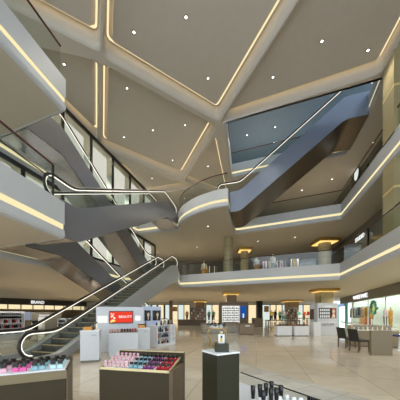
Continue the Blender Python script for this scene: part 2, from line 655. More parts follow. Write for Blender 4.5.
sweep([BP(38, -1.2), BP(1, -1.2)], [(-0.5, 3.9), (0.5, 3.9), (0.5, 3.96), (-0.5, 3.96)], 'shop_fill_strip', em('shop_fill_white', 'f4fff8', 6.0), w)  # unseen glowing strip added above the header to brighten the shop interior
# teal doorway left of the right shop
dr = sweep([BP(bt(338)), BP(bt(347))], [(0.0, 2.55), (-0.14, 2.55), (-0.14, 3.05), (0.0, 3.05)], 'door_1', 'teal')
struct(dr, 'teal framed shop doorway with blue sign')
for px in (338.3, 346.6):
    MB().box(-0.15, 0.15, -0.1, 0.06, 0, 2.55).build('jamb', 'teal', dr, (*BP(bt(px), 0.05), 0), -1.19)
sweep([BP(bt(344.8), 0.16), BP(bt(339.8), 0.16)], [(0.0, 2.62), (0.03, 2.62), (0.03, 2.95), (0.0, 2.95)], 'sign_panel', em('blue_sign', '9fc0f0', 0.5), dr)

# ---------------------------------------------------------------- columns
def column(x, y, r, z0, z1, label, rnd=True, cap=False, rot=0.0, m='col', w=None):
    if rnd:
        o = MB().lathe([(r, z0), (r, z1)], 28).build('column', m, None, (x, y, 0), rot)
        o.data.polygons.foreach_set('use_smooth', [len(p.vertices) == 4 for p in o.data.polygons])
        for k in range(1, 4):
            zz = z0 + (z1 - z0) * k / 4
            MB().lathe([(r + 0.004, zz - 0.012), (r + 0.004, zz + 0.012)], 28).build('joint_band', 'brown', o)
    else:
        o = MB().box(-r, r, -(w or r), (w or r), z0, z1).build('column', m, None, (x, y, 0), rot)
    struct(o, label)
    if cap:
        c = MB().box(-r * 1.7, r * 1.7, -r * 1.7, r * 1.7, z1 - 0.30, z1 - 0.02).build('capital', 'gold', o)
        bevel(c, 0.03)
        MB().box(-r * 1.45, r * 1.45, -r * 1.45, r * 1.45, z1 - 0.34, z1 - 0.305).build('capital_light', 'goldglow', o)
    return o


# square column at the right, front-left corner at (9.0, 10.5)
ca = math.atan2(0.97, 0.26) - PI / 2
def sqcol(z0, z1, lab):
    o = MB()
    for k in range(3):
        o.box(0.34 * k, 0.34 * k + 0.325, 0, 1.0, z0, z1)
    o.box(0.01, 1.0, 0.01, 0.99, z0, z1)
    o = o.build('column', 'col', None, (9.05, 10.5, 0), ca)
    struct(o, lab)
    for z in (z0 + 2.1,):
        MB().box(-0.006, 1.02, -0.006, 1.0, z, z + 0.11).build('painted_light_band', mat('painted_lit_gold', 'e2cf92', 0.3, 0.3), o)  # band of reflected light, painted on the column as pale gold
    return o


sqcol(T2, 8.8, 'square beige column on the right second storey gallery')
sqcol(T3, 13.8, 'square beige column on the right third storey gallery')
p = at(228, 236, 8.8)
column(xd(228, 21.9), 21.9, 0.45, T2, 8.8, 'round beige column behind the far second storey railing')
column(xd(244.5, 25.5), 25.5, 0.44, T2, 8.8, 'round column with gold capital, second storey left of mannequins', cap=True)
column(xd(324.5, 22.6), 22.6, 0.6, T2, 8.8, 'round column with gold capital, second storey right corner', cap=True)
column(xd(231, 27.2), 27.2, 0.58, 0, 4.0, 'square timber column above the white shelf unit', rnd=False, cap=True, m='brown')
column(xd(324, 23.4), 23.4, 0.62, 0, 4.0, 'square column behind the white kiosk', rnd=False, cap=True, m='col')
column(xd(291.5, 44), 44, 1.0, 0, 4.0, 'far square gold topped column by the clothes shops', rnd=False, cap=True, m='brown')
column(xd(200, 45), 45, 0.85, 0, 4.0, 'far gold topped column over shelving', rnd=False, cap=True, m='brown')


# ---------------------------------------------------------------- railings
def railing(edge, zt, label, step=2.0, mid=False, posts=False, hh=1.08):
    e = offset_open(edge, -0.10)
    root = thing('glass_railing', label, 'railing', (e[0][0], e[0][1], zt))
    loc = [(p[0] - e[0][0], p[1] - e[0][1]) for p in e]
    sub = subdivide(loc, step)
    runs = list(zip(sub, sub[1:]))
    for a, b in runs:
        d = Vector((b[0] - a[0], b[1] - a[1])).normalized() * 0.008
        a2, b2 = (a[0] + d.x, a[1] + d.y), (b[0] - d.x, b[1] - d.y)
        sweep([a2, b2], [(-0.008, 0.0), (0.008, 0.0), (0.008, hh - 0.02), (-0.008, hh - 0.02)], 'glass_panel', 'glass2', root)
    MB().tube([(p[0], p[1], hh) for p in sub], 0.035, 8).build('handrail', 'wood', root)
    if mid:
        MB().tube([(p[0], p[1], hh * 0.55) for p in sub], 0.018, 6).build('mid_rail', 'dark', root)
    if posts:
        for p in sub[::1]:
            MB().box(-0.02, 0.02, -0.03, 0.03, 0, hh - 0.02).build('post', 'dark', root, (p[0], p[1], 0))
    return root


railing([(-5.2, 0.8), (-4.95, 5.57), (-4.68, 7.3)], T2, 'wood topped glass railing with dark posts on left second storey balcony', 2.15, True, True)
railing([(-5.55, 2.4), (-5.37, 6.04), (-4.91, 8.05)], T3, 'wood topped glass railing on the upper left third storey balcony', 2.9)
railing([(-1.8, 22.22), (0.0, 21.54), (4.36, 19.5), (8.0, 17.95), (10.56, 16.95), (8.62, 9.8), (7.3, 4.9)], T2, 'wood topped glass railing along far and right second storey edge')
railing(landing[1:-1] + [(1.86, 15.31)], T3, 'curved glass railing around the central third storey landing', 1.3)
railing([(3.75, 20.57), (8.28, 18.6), (10.97, 17.5), (9.02, 10.2), (7.5, 4.5)], T3, 'wood topped glass railing along far and right third storey edge')
railing([(1.75, 14.9), (2.9, 20.4), (6.0, 19.3), (11.2, 17.5)], T4, 'dark railed glass balustrade around the fourth storey opening')
# ================================================================== ESCALATORS
def escalator(label, p0, p1, z0, z1, f0, f1, W, truss_mat, ext0=0.3, ext1=0.3, clip=None, depth=1.12, each_step=False, led=True, side='steelS'):
    """p0/p1 plan centre of the lower and upper ends; local +Y runs uphill"""
    dx, dy = p1[0] - p0[0], p1[1] - p0[1]
    L = math.hypot(dx, dy)
    rise = z1 - z0
    root = thing('escalator', label, 'escalator', (p0[0], p0[1], z0), math.atan2(dy, dx) - PI / 2)
    sl = rise / (L - f0 - f1)
    line = round_open([(0, 0), (f0, 0), (L - f1, rise), (L, rise)], 0.3, 5)

    def zs(s):
        if s <= 0:
            return 0.0
        if s >= L:
            return rise
        for (a, za), (b, zb) in zip(line, line[1:]):
            if a <= s <= b:
                return za + (zb - za) * (s - a) / max(1e-6, b - a)
        return rise
    wt = W + 0.17
    rings = []
    for s, z in line:
        zb = z - depth
        if clip is not None:
            zb = max(zb, clip + 0.002)
        zt = z + 0.16
        zi = z - 0.30
        if clip is not None:
            zi = max(zi, clip + 0.01)
        rings.append([Vector(q) for q in ((-wt, s, zb), (wt, s, zb), (wt, s, zt), (W - 0.06, s, zt), (W - 0.06, s, zi), (-W + 0.06, s, zi), (-W + 0.06, s, zt), (-wt, s, zt))])
    MB().loops(rings).build('truss', truss_mat, root)
    for sd in (-1, 1):
        rr = []
        for s, z in line:
            zb = z - depth + 0.03
            if clip is not None:
                zb = max(zb, clip + 0.004)
            rr.append([Vector((sd * xx, s, zz)) for xx, zz in ((wt + 0.001, zb), (wt + 0.018, zb), (wt + 0.018, z + 0.165), (wt + 0.001, z + 0.165))])
        MB().loops(rr).build('side_cladding', side, root)
    # steps
    n = int((L - 0.5) / 0.4)
    if each_step:
        sm = None
        for i in range(n):
            s = 0.25 + 0.4 * i
            if sm is None:
                mb = MB()
                mb.box(-W + 0.07, W - 0.07, 0, 0.4, -0.22, 0.0)
                for k in range(int((2 * W - 0.2) / 0.08)):
                    xx = -W + 0.1 + 0.08 * k
                    mb.box(xx, xx + 0.03, 0, 0.395, 0.0, 0.008)
                sm = mb.build('step', 'step', root, (0, s, zs(s + 0.2)))
                ed = MB().box(-W + 0.07, W - 0.07, -0.006, 0.03, -0.01, 0.012).build('step_edge', 'riser', sm)
            else:
                c = sm.copy()
                COL.objects.link(c)
                c.parent = root
                c.location = (0, s, zs(s + 0.2))
                e = ed.copy()
                COL.objects.link(e)
                e.parent = c
    else:
        mb = MB()
        for i in range(n):
            s = 0.25 + 0.4 * i
            z = zs(s + 0.2)
            mb.box(-W + 0.07, W - 0.07, s, s + 0.4, z - 0.22, z)
        mb.build('step_band', 'step', root)
    for s0, s1, zz in ((-0.05, 0.25, 0.012), (L - 0.25, L + 0.05, rise + 0.012)):
        MB().box(-W + 0.06, W - 0.06, s0, s1, zz - 0.05, zz).build('comb_plate', 'steel', root)
    # balustrades and handrails
    R = 0.39

    def path(r, drop):
        """handrail loop in the (s, z) plane, r = newel radius"""
        pts = []
        c0, c1 = -ext0 + R, L + ext1 - R
        for k in range(9):
            a = -PI / 2 - PI * k / 8
            pts.append((c0 + r * math.cos(a), 0.55 + r * math.sin(a)))
        mid = [(s, z) for s, z in line if c0 + 0.1 < s < c1 - 0.1]
        pts += [(s, z + 0.55 + r) for s, z in mid]
        for k in range(9):
            a = PI / 2 - PI * k / 8
            pts.append((c1 + r * math.cos(a), rise + 0.55 + r * math.sin(a)))
        return pts
    for sd in (-1, 1):
        out = path(R - 0.06, 0)
        base = [(s, z + 0.16) for s, z in line if 0.3 < s < L - 0.3]
        poly = out + [(L - 0.2, rise + 0.16)] + list(reversed(base)) + [(0.2, 0.16)]
        tri = tessellate_polygon([[Vector((q[0], q[1], 0)) for q in poly]])
        k = len(poly)
        vs = [(sd * W - 0.007, q[0], q[1]) for q in poly] + [(sd * W + 0.007, q[0], q[1]) for q in poly]
        fs = [tuple(t) for t in tri] + [tuple(i + k for i in reversed(t)) for t in tri] + [(i, (i + 1) % k, (i + 1) % k + k, i + k) for i in range(k)]
        MB().add(vs, fs).build('balustrade', 'glass2', root)
        h = MB().tube([(sd * W, s, z) for s, z in path(R, 0)], 0.05, 8).build('handrail', 'rubber', root)
        if led:
            MB().tube([(sd * W, s, z) for s, z in path(R - 0.065, 0)], 0.017, 6).build('handrail_light', 'hrlight', h)
    return root


# ground -> second storey, rising away from the camera at the left
escalator('grey escalator rising from the ground floor at left behind the tester counter', (-5.62, 6.75), (-2.65, 19.45), 0.0, T2, 0.95, 1.0, 0.62, 'trussA', 0.3, 0.35, clip=0.0, depth=1.25, each_step=True, side='trussA')
# second storey (near left) -> ground, falling away behind it
cc = lambda d: (-10.2 + 0.343 * d - 0.587, d + 0.2)
bc = lambda d: (-10 + 0.327 * d - 0.589, d + 0.193)
escalator('mirror clad escalator falling from the left balcony to the ground floor', bc(21.2), bc(8.95), 0.0, T2, 1.2, 1.75, 0.62, 'steelB', clip=0.0)
# third storey (near left) -> second storey, falling away
escalator('mirror clad escalator falling from the upper left balcony to second storey', cc(18.75), cc(9.05), T2, T3, 1.25, 1.6, 0.62, 'steel')
# second storey (near left) -> third storey central landing
escalator('mirror clad escalator crossing from left balcony up to the central curved landing', (-5.55, 7.85), (-2.76, 19.93), T2, T3, 0.8, 2.45, 0.62, 'steel', 0.45, 0.3)
# third storey landing -> fourth storey, wide, at right
escalator('wide satin steel escalator rising at right through the ceiling opening', (2.56, 17.57), (10.8, 15.34), T3, T4, 0.7, 1.25, 1.36, 'bronzeE', 1.0, 0.4, depth=1.3, side='steelE')
# ================================================================== FOREGROUND COUNTERS
def bottle(kind, bodym, capm, label, loc, rot, group, h=0.075, w=0.045, cap=0.04, neck=True, capw=0.85, capd=0.36):
    t = thing('perfume_bottle', label, 'bottle', loc, rot, group)
    b = MB().box(-w / 2, w / 2, -w * 0.35, w * 0.35, 0, h).build('bottle_body', bodym, t)
    bevel(b, w * 0.12)
    if neck:
        MB().lathe([(w * 0.16, h), (w * 0.16, h + 0.012)], 10).build('neck', 'brass', t)
    c = MB().box(-w * capw / 2, w * capw / 2, -w * capd, w * capd, h + (0.01 if neck else 0), h + cap).build('cap', capm, t)
    bevel(c, 0.003)
    return t


ORD3 = ['left', 'centre', 'right']
ORD = ['leftmost', 'second from left', 'third from left', 'fourth from left']

# --- middle counter with sloped bottle tray
cx, cy = -1.31, 2.93
ang = math.atan2(-0.21, 0.94)
t = thing('display_counter', 'low olive brown counter with sloped tray of perfume bottles, middle foreground', 'counter', (cx, cy, 0), ang)
CL, CD = 0.96, 0.46
zf, zb = 0.80, 0.885


def zt(y):
    return zf + (zb - zf) * y / CD


b = MB()
sec = [Vector(q) for q in ((0, 0, 0), (0, CD, 0), (0, CD, zb - 0.03), (0, 0, zf - 0.03))]
b.loops([sec, [v + Vector((CL, 0, 0)) for v in sec]])
b.build('body', 'olive', t)
m = MB()
m.loops([[Vector((x, y, z)) for x, z in ((0, zt(y) - 0.035), (0.012, zt(y) - 0.035), (0.012, zt(y)), (0, zt(y)))] for y in (0, CD)])
m.loops([[Vector((x, y, z)) for x, z in ((CL - 0.012, zt(y) - 0.035), (CL, zt(y) - 0.035), (CL, zt(y)), (CL - 0.012, zt(y)))] for y in (0, CD)])
m.box(0, CL, 0, 0.012, zf - 0.035, zf)
m.build('tray_rim', 'brass', t)
m = MB()
m.box(-0.0, CL + 0.045, CD, CD + 0.06, 0, 0.94)
bevel(m.build('back_panel', 'olive', t), 0.004)
box('panel_cap', 'brass', 0, CL + 0.045, CD, CD + 0.06, 0.94, 0.948, t)
box('side_panel', 'brownD', CL, CL + 0.045, 0.0, CD, 0, 0.80, t)
rotm = Matrix.Rotation(ang, 4, 'Z')
secs = [('rose', 'pink', 'pale pink', 'leftmost'), ('rose', 'pink', 'pink', 'second'), ('blue', 'black', 'blue', 'middle'), ('purple', 'black', 'purple', 'fourth'), ('crimson', 'black', 'crimson', 'right end')]
sw = (CL - 0.03) / 5
for i, (bm_, cm_, cname, pos) in enumerate(secs):
    if i:
        x = 0.015 + i * sw
        MB().loops([[Vector((xx, y, z)) for xx, z in ((x - 0.004, zt(y) - 0.03), (x + 0.004, zt(y) - 0.03), (x + 0.004, zt(y) + 0.004), (x - 0.004, zt(y) + 0.004))] for y in (0.012, CD)]).build('divider', 'litwhite' if False else 'white', t)
    MB().loops([[Vector((xx, y, z)) for xx, z in ((0.02 + i * sw, zt(y) - 0.029), (0.01 + (i + 1) * sw, zt(y) - 0.029), (0.01 + (i + 1) * sw, zt(y) - 0.022), (0.02 + i * sw, zt(y) - 0.022))] for y in (0.014, CD)]).build('tray_lining', bm_ if i > 1 else 'white', t)
    for r in range(3):
        for c in range(3):
            lx = 0.015 + i * sw + sw * (c + 0.5) / 3
            ly = 0.075 + r * 0.145
            p = rotm @ Vector((lx, ly, 0))
            row = ('front', 'middle', 'back')[r]
            if i < 2:
                bottle('tall', bm_, cm_, '%s bottle, %s row, %s, %s compartment of the middle counter' % (cname, row, ORD3[c], pos), (cx + p.x, cy + p.y, zt(ly) - 0.021), ang + 0.1, 'pink bottles on the middle counter', 0.05, 0.042, 0.030, capw=0.75)
            else:
                bottle('flat', bm_, cm_, 'black capped %s bottle, %s row, %s, on the middle counter' % (cname, row, ORD3[c]), (cx + p.x, cy + p.y, zt(ly) - 0.021), ang, '%s bottles on the middle counter' % cname, 0.034, 0.046, 0.04, capw=0.8, capd=0.4)

# --- left counter
gx, gy = -1.64, 2.76
ang = math.atan2(0.42, 0.89)
t = thing('display_counter', 'olive brown counter of pink and blue bottles cut by the left edge', 'counter', (gx, gy, 0), ang)
GD = 0.62
b = MB()
b.box(-1.7, 0, 0, GD, 0, 0.80)
bevel(b.build('body', 'olive', t), 0.006)
box('upper_band', 'tan', -1.7, 0.004, -0.012, 0.0, 0.70, 0.80, t)
box('tray', 'white', -1.69, -0.01, 0.01, GD - 0.01, 0.80, 0.815, t)
box('side_panel', 'brownD', 0.0, 0.02, 0.0, GD, 0, 0.80, t)
box('glass_guard', 'glass', 0.0, 0.008, 0.0, GD, 0.80, 0.93, t)
box('glass_guard', 'glass', -1.69, 0.0, GD - 0.01, GD - 0.002, 0.80, 0.90, t)
box('back_rail', 'brownD', -1.7, 0.02, GD, GD + 0.03, 0, 0.86, t)
rotm = Matrix.Rotation(ang, 4, 'Z')
kinds = [('ice', 'white blue'), ('blue', 'light blue'), ('magenta', 'magenta'), ('pink', 'rose pink'), ('pink', 'deep pink'), ('clear', 'clear'), ('clear', 'clear glass')]
for i, (km, kn) in enumerate(kinds):
    for r in range(3):
        for c in range(2):
            lx = -0.075 - i * 0.185 - (1 - c) * 0.075
            ly = 0.10 + r * 0.17
            p = rotm @ Vector((lx, ly, 0))
            row = ('front', 'middle', 'back')[r]
            bottle('flat', km, 'black', 'black capped %s bottle, %s row, %s of its pair, on the left counter' % (kn, row, ('left', 'right')[c]), (gx + p.x, gy + p.y, 0.815), ang, 'bottles on the left counter', 0.045, 0.062, 0.055, capw=0.85, capd=0.42)

# --- plinth with perfume under a glass case
px_, py_ = 0.147, 1.92
ang = math.atan2(2.045 - 1.92, 0.357 - 0.147)
S = 0.246
t = thing('display_plinth', 'tall square dark green plinth with pale top in the middle foreground', 'plinth', (px_, py_, 0), ang)
bevel(MB().box(0, S, 0, S, 0, 1.135).build('body', 'darkolive', t), 0.003)
box('top_panel', 'white', -0.002, S + 0.002, -0.002, S + 0.002, 1.135, 1.15, t)
t = thing('glass_case', 'clear glass case standing on the dark plinth', 'case', (px_, py_, 1.15), ang)
hh = 0.235
for q in ((0.004, S - 0.004, 0.004, 0.008), (0.004, S - 0.004, S - 0.008, S - 0.004), (0.004, 0.008, 0.008, S - 0.008), (S - 0.008, S - 0.004, 0.008, S - 0.008)):
    box('glass_side', 'glass', q[0], q[1], q[2], q[3], 0.0, hh, t)
box('glass_top', 'glass', 0.004, S - 0.004, 0.004, S - 0.004, hh, hh + 0.004, t)
rotm = Matrix.Rotation(ang, 4, 'Z')
p = rotm @ Vector((0.125, 0.11, 0))
tag(bevel(MB().box(-0.062, 0.062, -0.062, 0.062, 0, 0.072).build('riser_block', 'darkolive', None, (px_ + p.x, py_ + p.y, 1.15), ang - 0.55), 0.002), 'small dark green block inside the glass case on the plinth', 'block')
t = thing('perfume_bottle', 'white perfume bottle with yellow and black label on the small green block', 'bottle', (px_ + p.x, py_ + p.y, 1.222), -0.12)
bevel(MB().box(-0.029, 0.029, -0.016, 0.016, 0, 0.082).build('bottle_body', 'white', t), 0.004)
box('label', 'yellow', -0.012, 0.010, -0.0175, -0.016, 0.012, 0.044, t)
box('label_mark', 'black', -0.008, 0.010, -0.0175, -0.016, 0.046, 0.07, t)
MB().lathe([(0.008, 0.082), (0.008, 0.09), (0.016, 0.09), (0.016, 0.108), (0.0, 0.108)], 16).build('cap', 'brass', t)

# --- glass bordered case with black capped tubes, right foreground
kx, ky = 0.556, 3.05
ang = math.atan2(-0.87, 0.493)
t = thing('display_case', 'pale low case with black top edge at bottom right of the foreground', 'case', (kx, ky, 0), ang)
bevel(MB().box(0, 1.4, -0.6, 0, 0, 0.56).build('body', 'greyw', t), 0.004)
box('bed', 'greyw', 0.01, 1.39, -0.59, -0.012, 0.56, 0.57, t)
box('glass_border', 'glass', 0.0, 1.4, -0.008, 0.0, 0.57, 0.69, t)
box('glass_border', 'glass', 0.0, 0.006, -0.59, -0.008, 0.57, 0.69, t)
box('edge_trim', 'black', 0.0, 1.4, -0.011, 0.003, 0.69, 0.70, t)
tp = [(253, 386, 'leftmost, apart'), (260, 384.5, 'second from left'), (266, 383.5, 'third, in the back row'), (271.5, 381.5, 'tallest looking, back row'), (263.5, 391, 'front row left'), (271, 388.5, 'front row middle'), (276.5, 388, 'front row right'), (281, 385.5, 'right end of back row')]
proto = None
for i, (px, py, pos) in enumerate(tp):
    x, y = at(px, py, 0.77)
    lab = 'black capped white cosmetic tube standing in the foreground case, %s' % pos
    if proto is None:
        proto = thing('cosmetic_tube', lab, 'tube', (x, y, 0.57), 0.1 * i, 'black capped tubes in the foreground case')
        MB().lathe([(0.014, 0), (0.017, 0.01), (0.017, 0.07), (0.012, 0.075)], 14).build('tube_body', 'white', proto)
        MB().lathe([(0.016, 0.075), (0.018, 0.08), (0.022, 0.15), (0.024, 0.2), (0.012, 0.203), (0, 0.2)], 14).build('cap', 'black', proto)
    else:
        dup(proto, (x, y, 0.57), 0.1 * i, lab)
proto = None
wl_ = [(280, 396, 'left of the pale row'), (287, 394.5, 'second of the pale row'), (294, 397, 'third of the pale row'), (288, 399.5, 'front of the pale row'), (301, 397.5, 'nearest the dark box')]
for i, (px, py, pos) in enumerate(wl_):
    x, y = at(px, py, 0.69)
    lab = 'short pale grey jar standing in the foreground case, %s' % pos
    if proto is None:
        proto = thing('cosmetic_jar', lab, 'jar', (x, y, 0.57), 0, 'pale jars in the foreground case')
        MB().lathe([(0.018, 0), (0.022, 0.01), (0.022, 0.07), (0.018, 0.08)], 14).build('jar_body', 'greyw', proto)
        MB().lathe([(0.02, 0.08), (0.02, 0.115), (0.0, 0.118)], 14).build('lid', 'white', proto)
    else:
        dup(proto, (x, y, 0.57), 0, lab)
x, y = at(309, 397, 0.64)
tt = thing('make_up_palette', 'black make-up palette box at the bottom edge beside pale jars', 'palette', (x - 0.03, y - 0.1, 0.57), ang)
box('base', 'black', -0.07, 0.07, -0.05, 0.05, 0, 0.025, tt, 0.003)
box('lid', 'black', -0.07, 0.07, 0.04, 0.05, 0.025, 0.08, tt, 0.003)

# --- round table with gold legs behind the plinth
rx, ry = xd(216.5, 10.4), 10.4
t = thing('round_table', 'round glass table on curved gold legs seen behind the plinth', 'table', (rx, ry, 0))
MB().lathe([(0.0, 0.80), (0.48, 0.80), (0.5, 0.81), (0.5, 0.83), (0.48, 0.84), (0, 0.84)], 32).build('table_top', 'greyw', t)
MB().lathe([(0.505, 0.795), (0.515, 0.82), (0.505, 0.845)], 32).build('table_rim', 'gold', t)
for k in range(4):
    a = PI / 4 + k * PI / 2
    pts = [(0.46, 0.80), (0.60, 0.62), (0.50, 0.35), (0.34, 0.18), (0.42, 0.0)]
    pts = round_open(pts, 0.25, 4)
    MB().tube([(r * math.cos(a), r * math.sin(a), z) for r, z in pts], 0.022, 8).build('leg', 'gold', t)
MB().lathe([(0.0, 0.84), (0.30, 0.84), (0.30, 0.88), (0.0, 0.88)], 28).build('upper_tier', 'white', t)
for k in range(14):
    a = 2 * PI * k / 14
    rr = 0.40 if k % 2 else 0.22
    bottle('s', ['clear', 'black', 'greyc'][k % 3], 'black', '%s bottle, %s on the round gold legged table' % (['small clear', 'small black', 'small grey'][k % 3], 'ring place at clock hour %d' % (k % 12 + 1) if k < 12 else 'extra at %s' % ('back' if k == 12 else 'front')), (rx + rr * math.cos(a), ry + rr * math.sin(a), 0.84 if k % 2 else 0.88), a, 'bottles on the round table', 0.09, 0.075, 0.08)


# ================================================================== WHITE KIOSK WITH RED SCREEN
def plane_at(px0, d0, px1, d1):
    a, b = Vector((xd(px0, d0), d0)), Vector((xd(px1, d1), d1))
    return a, (b - a).length, math.atan2(b.y - a.y, b.x - a.x)


a, wlen, ang = plane_at(96, 8.55, 143.5, 9.15)
t = thing('kiosk_wall', 'pale grey kiosk wall holding a red screen, left of centre', 'kiosk', (a.x, a.y, 0), ang)
bevel(MB().box(0, wlen, 0, 0.25, 0, 1.74).build('wall_panel', 'greyw', t), 0.006)
k = wlen / 47.5
box('lit_panel', 'litwhite', 0.05, 11 * k, -0.012, 0, 1.12, 1.39, t)
box('lit_panel', 'litwhite', 38.5 * k, wlen - 0.12, -0.012, 0, 1.19, 1.39, t)
ts_ = thing('screen', 'red lit advertising screen on the pale kiosk wall', 'screen', (a.x, a.y, 0), ang)
s0, s1 = 12.6 * k, 36.4 * k
box('frame', 'black', s0, s1, -0.07, -0.002, 1.10, 1.58, ts_, 0.006)
pic = box('picture', 'red', s0 + 0.03, s1 - 0.03, -0.074, -0.07, 1.13, 1.55, ts_)
mbf = MB()
for i in range(9):
    xx, zz, r = s0 + 0.07 + random.random() * 0.2, 1.16 + random.random() * 0.36, 0.025 + 0.02 * random.random()
    mbf.add([(xx + r * math.cos(j * PI / 4), -0.0745, zz + r * math.sin(j * PI / 4)) for j in range(8)], [tuple(range(8))])
mbf.build('flower_dots', em('pale_pink_print', 'f7c9b8', 0.9), pic)
m = MB()
for i in range(3):
    xx, zz, r = s0 + 0.07 + 0.06 * i, 1.16 + 0.02 * i, 0.035
    m.add([(xx + r * math.cos(j * PI / 4), -0.0747, zz + r * math.sin(j * PI / 4)) for j in range(8)], [tuple(range(8))])
m.build('yellow_flowers', em('yellow_print', 'f2c94a', 0.9), pic)
text('screen_letters', 'BEAUTY', 0.135, 'signw', pic, ((s0 + s1) / 2 + 0.15, -0.077, 1.35), (PI / 2, 0, 0), 0.001)
# front tester counter
a, wl2, ang2 = plane_at(108.5, 7.75, 138, 8.1)
t = thing('tester_counter', 'pale counter with dark cosmetics tray under the red screen', 'counter', (a.x, a.y, 0), ang2)
bevel(MB().box(0, wl2, 0, 0.45, 0, 0.80).build('body', 'greyw', t), 0.006)
m = MB()
sec = [Vector(q) for q in ((0.02, 0.02, 0.80), (0.02, 0.43, 0.80), (0.02, 0.43, 0.90), (0.02, 0.02, 0.815))]
m.loops([sec, [v + Vector((wl2 - 0.04, 0, 0)) for v in sec]])
m.build('tray', 'taupe', t)
rm = Matrix.Rotation(ang2, 4, 'Z')
for i in range(10):
    for r in range(3):
        p = rm @ Vector((0.07 + i * (wl2 - 0.14) / 9, 0.09 + 0.13 * r, 0))
        c = 'rose' if i < 4 else ('black' if i < 8 else 'crimson')
        cn = 'rose' if i < 4 else ('black' if i < 8 else 'crimson')
        o = MB().lathe([(0.026, 0), (0.028, 0.02), (0.026, 0.04), (0, 0.04)], 10).build('cosmetic_jar', c, None, (a.x + p.x, a.y + p.y, 0.83 + 0.028 * r), 0)
        tag(o, '%s jar in the tray under the red screen, %s row, place %d from left' % (cn, ('front', 'middle', 'back')[r], i + 1), 'jar', 'jars in the tray under the red screen')


def plain_counter(label, px0, d0, px1, d1, dep, h, m='greyw', top='white'):
    a, L, g = plane_at(px0, d0, px1, d1)
    t = thing('counter', label, 'counter', (a.x, a.y, 0), g)
    bevel(MB().box(0, L, 0, dep, 0.06, h - 0.03).build('body', m, t), 0.006)
    box('plinth', 'taupe', 0.02, L - 0.02, 0.02, dep - 0.02, 0, 0.06, t)
    box('worktop', top, -0.01, L + 0.01, -0.01, dep + 0.01, h - 0.03, h, t)
    return t, L, a, g


t, L, a, g = plain_counter('white counter at the left end of the red screen kiosk', 80, 6.75, 99, 6.9, 0.5, 0.97)
text('letters', 'SKIN', 0.06, 'greyc', t, (L * 0.72, -0.012, 0.82), (PI / 2, 0, 0), 0.002)
rm = Matrix.Rotation(g, 4, 'Z')
for i, (lx, ly, mm, h, lab) in enumerate(((0.18, 0.2, 'amber', 0.10, 'low amber gift box on the white counter left of the red screen'), (0.32, 0.3, 'brownD', 0.2, 'dark brown bottle on the white counter left of the red screen'), (0.42, 0.3, 'cream', 0.25, 'tall cream bottle on the white counter left of the red screen'))):
    p = rm @ Vector((lx, ly, 0))
    if i == 0:
        tt = thing('gift_box', lab, 'box', (a.x + p.x, a.y + p.y, 0.97), g)
        box('base', mm, -0.12, 0.12, -0.08, 0.08, 0, h * 0.7, tt, 0.004)
        box('lid', mm, -0.125, 0.125, -0.085, 0.085, h * 0.7, h, tt, 0.004)
    else:
        tt = thing('lotion_bottle', lab, 'bottle', (a.x + p.x, a.y + p.y, 0.97), g)
        MB().lathe([(0.03, 0), (0.033, 0.02), (0.033, h * 0.7), (0.014, h * 0.78), (0.014, h * 0.82)], 14).build('bottle_body', mm, tt)
        MB().lathe([(0.018, h * 0.82), (0.018, h), (0, h)], 14).build('cap', 'black', tt)
t, L, a, g = plain_counter('white counter at the right end of the red screen kiosk', 138, 8.55, 150, 8.85, 0.4, 0.92)
text('letters', 'SKIN', 0.05, 'greyc', t, (L * 0.6, -0.012, 0.78), (PI / 2, 0, 0), 0.002)
rm = Matrix.Rotation(g, 4, 'Z')
p = rm @ Vector((0.22, 0.2, 0))
tt = thing('gift_box', 'gold and brown gift box on the white counter right of the red screen', 'box', (a.x + p.x, a.y + p.y, 0.92), g)
box('base', 'amber', -0.11, 0.11, -0.08, 0.08, 0, 0.11, tt, 0.004)
box('lid', 'brownD', -0.115, 0.115, -0.085, 0.085, 0.11, 0.15, tt, 0.004)
p = rm @ Vector((0.42, 0.25, 0))
tt = thing('lotion_bottle', 'dark bottle on the white counter right of the red screen', 'bottle', (a.x + p.x, a.y + p.y, 0.92), g)
MB().lathe([(0.03, 0), (0.033, 0.02), (0.033, 0.17), (0.014, 0.19), (0.014, 0.2)], 14).build('bottle_body', 'brownD', tt)
MB().lathe([(0.018, 0.2), (0.018, 0.25), (0, 0.25)], 14).build('cap', 'black', tt)

# --- white gondola with posters and shelves of products
a, L, g = plane_at(157.5, 9.9, 175.5, 10.9)
t = thing('gondola', 'white cosmetics gondola with poster panels and product shelves right of the red screen', 'gondola', (a.x, a.y, 0), g)
GL, GDp = L, 0.62
m = MB()
m.box(0, GL, 0.32, GDp, 0, 0.95)
m.box(0, 0.03, 0, 0.32, 0, 0.95)
m.box(GL - 0.34, GL, 0, 0.32, 0, 0.95)
m.box(0.03, GL - 0.34, 0, 0.32, 0, 0.10)
m.box(0.03, GL - 0.34, 0, 0.32, 0.92, 0.95)
m.build('body', 'white', t)
for z in (0.36, 0.62):
    box('shelf', 'white', 0.03, GL - 0.34, 0.0, 0.32, z, z + 0.02, t)
for z in (0.36, 0.62):
    box('drawer_front', 'greyw', GL - 0.30, GL - 0.04, -0.01, 0.0, z - 0.2, z + 0.02, t)
    box('drawer_front', 'greyw', GL - 0.30, GL - 0.04, -0.01, 0.0, 0.66, 0.9, t) if z > 0.5 else None
box('rear_panel', 'lilac', -0.25, GL - 0.35, GDp, GDp + 0.06, 0, 1.80, t)
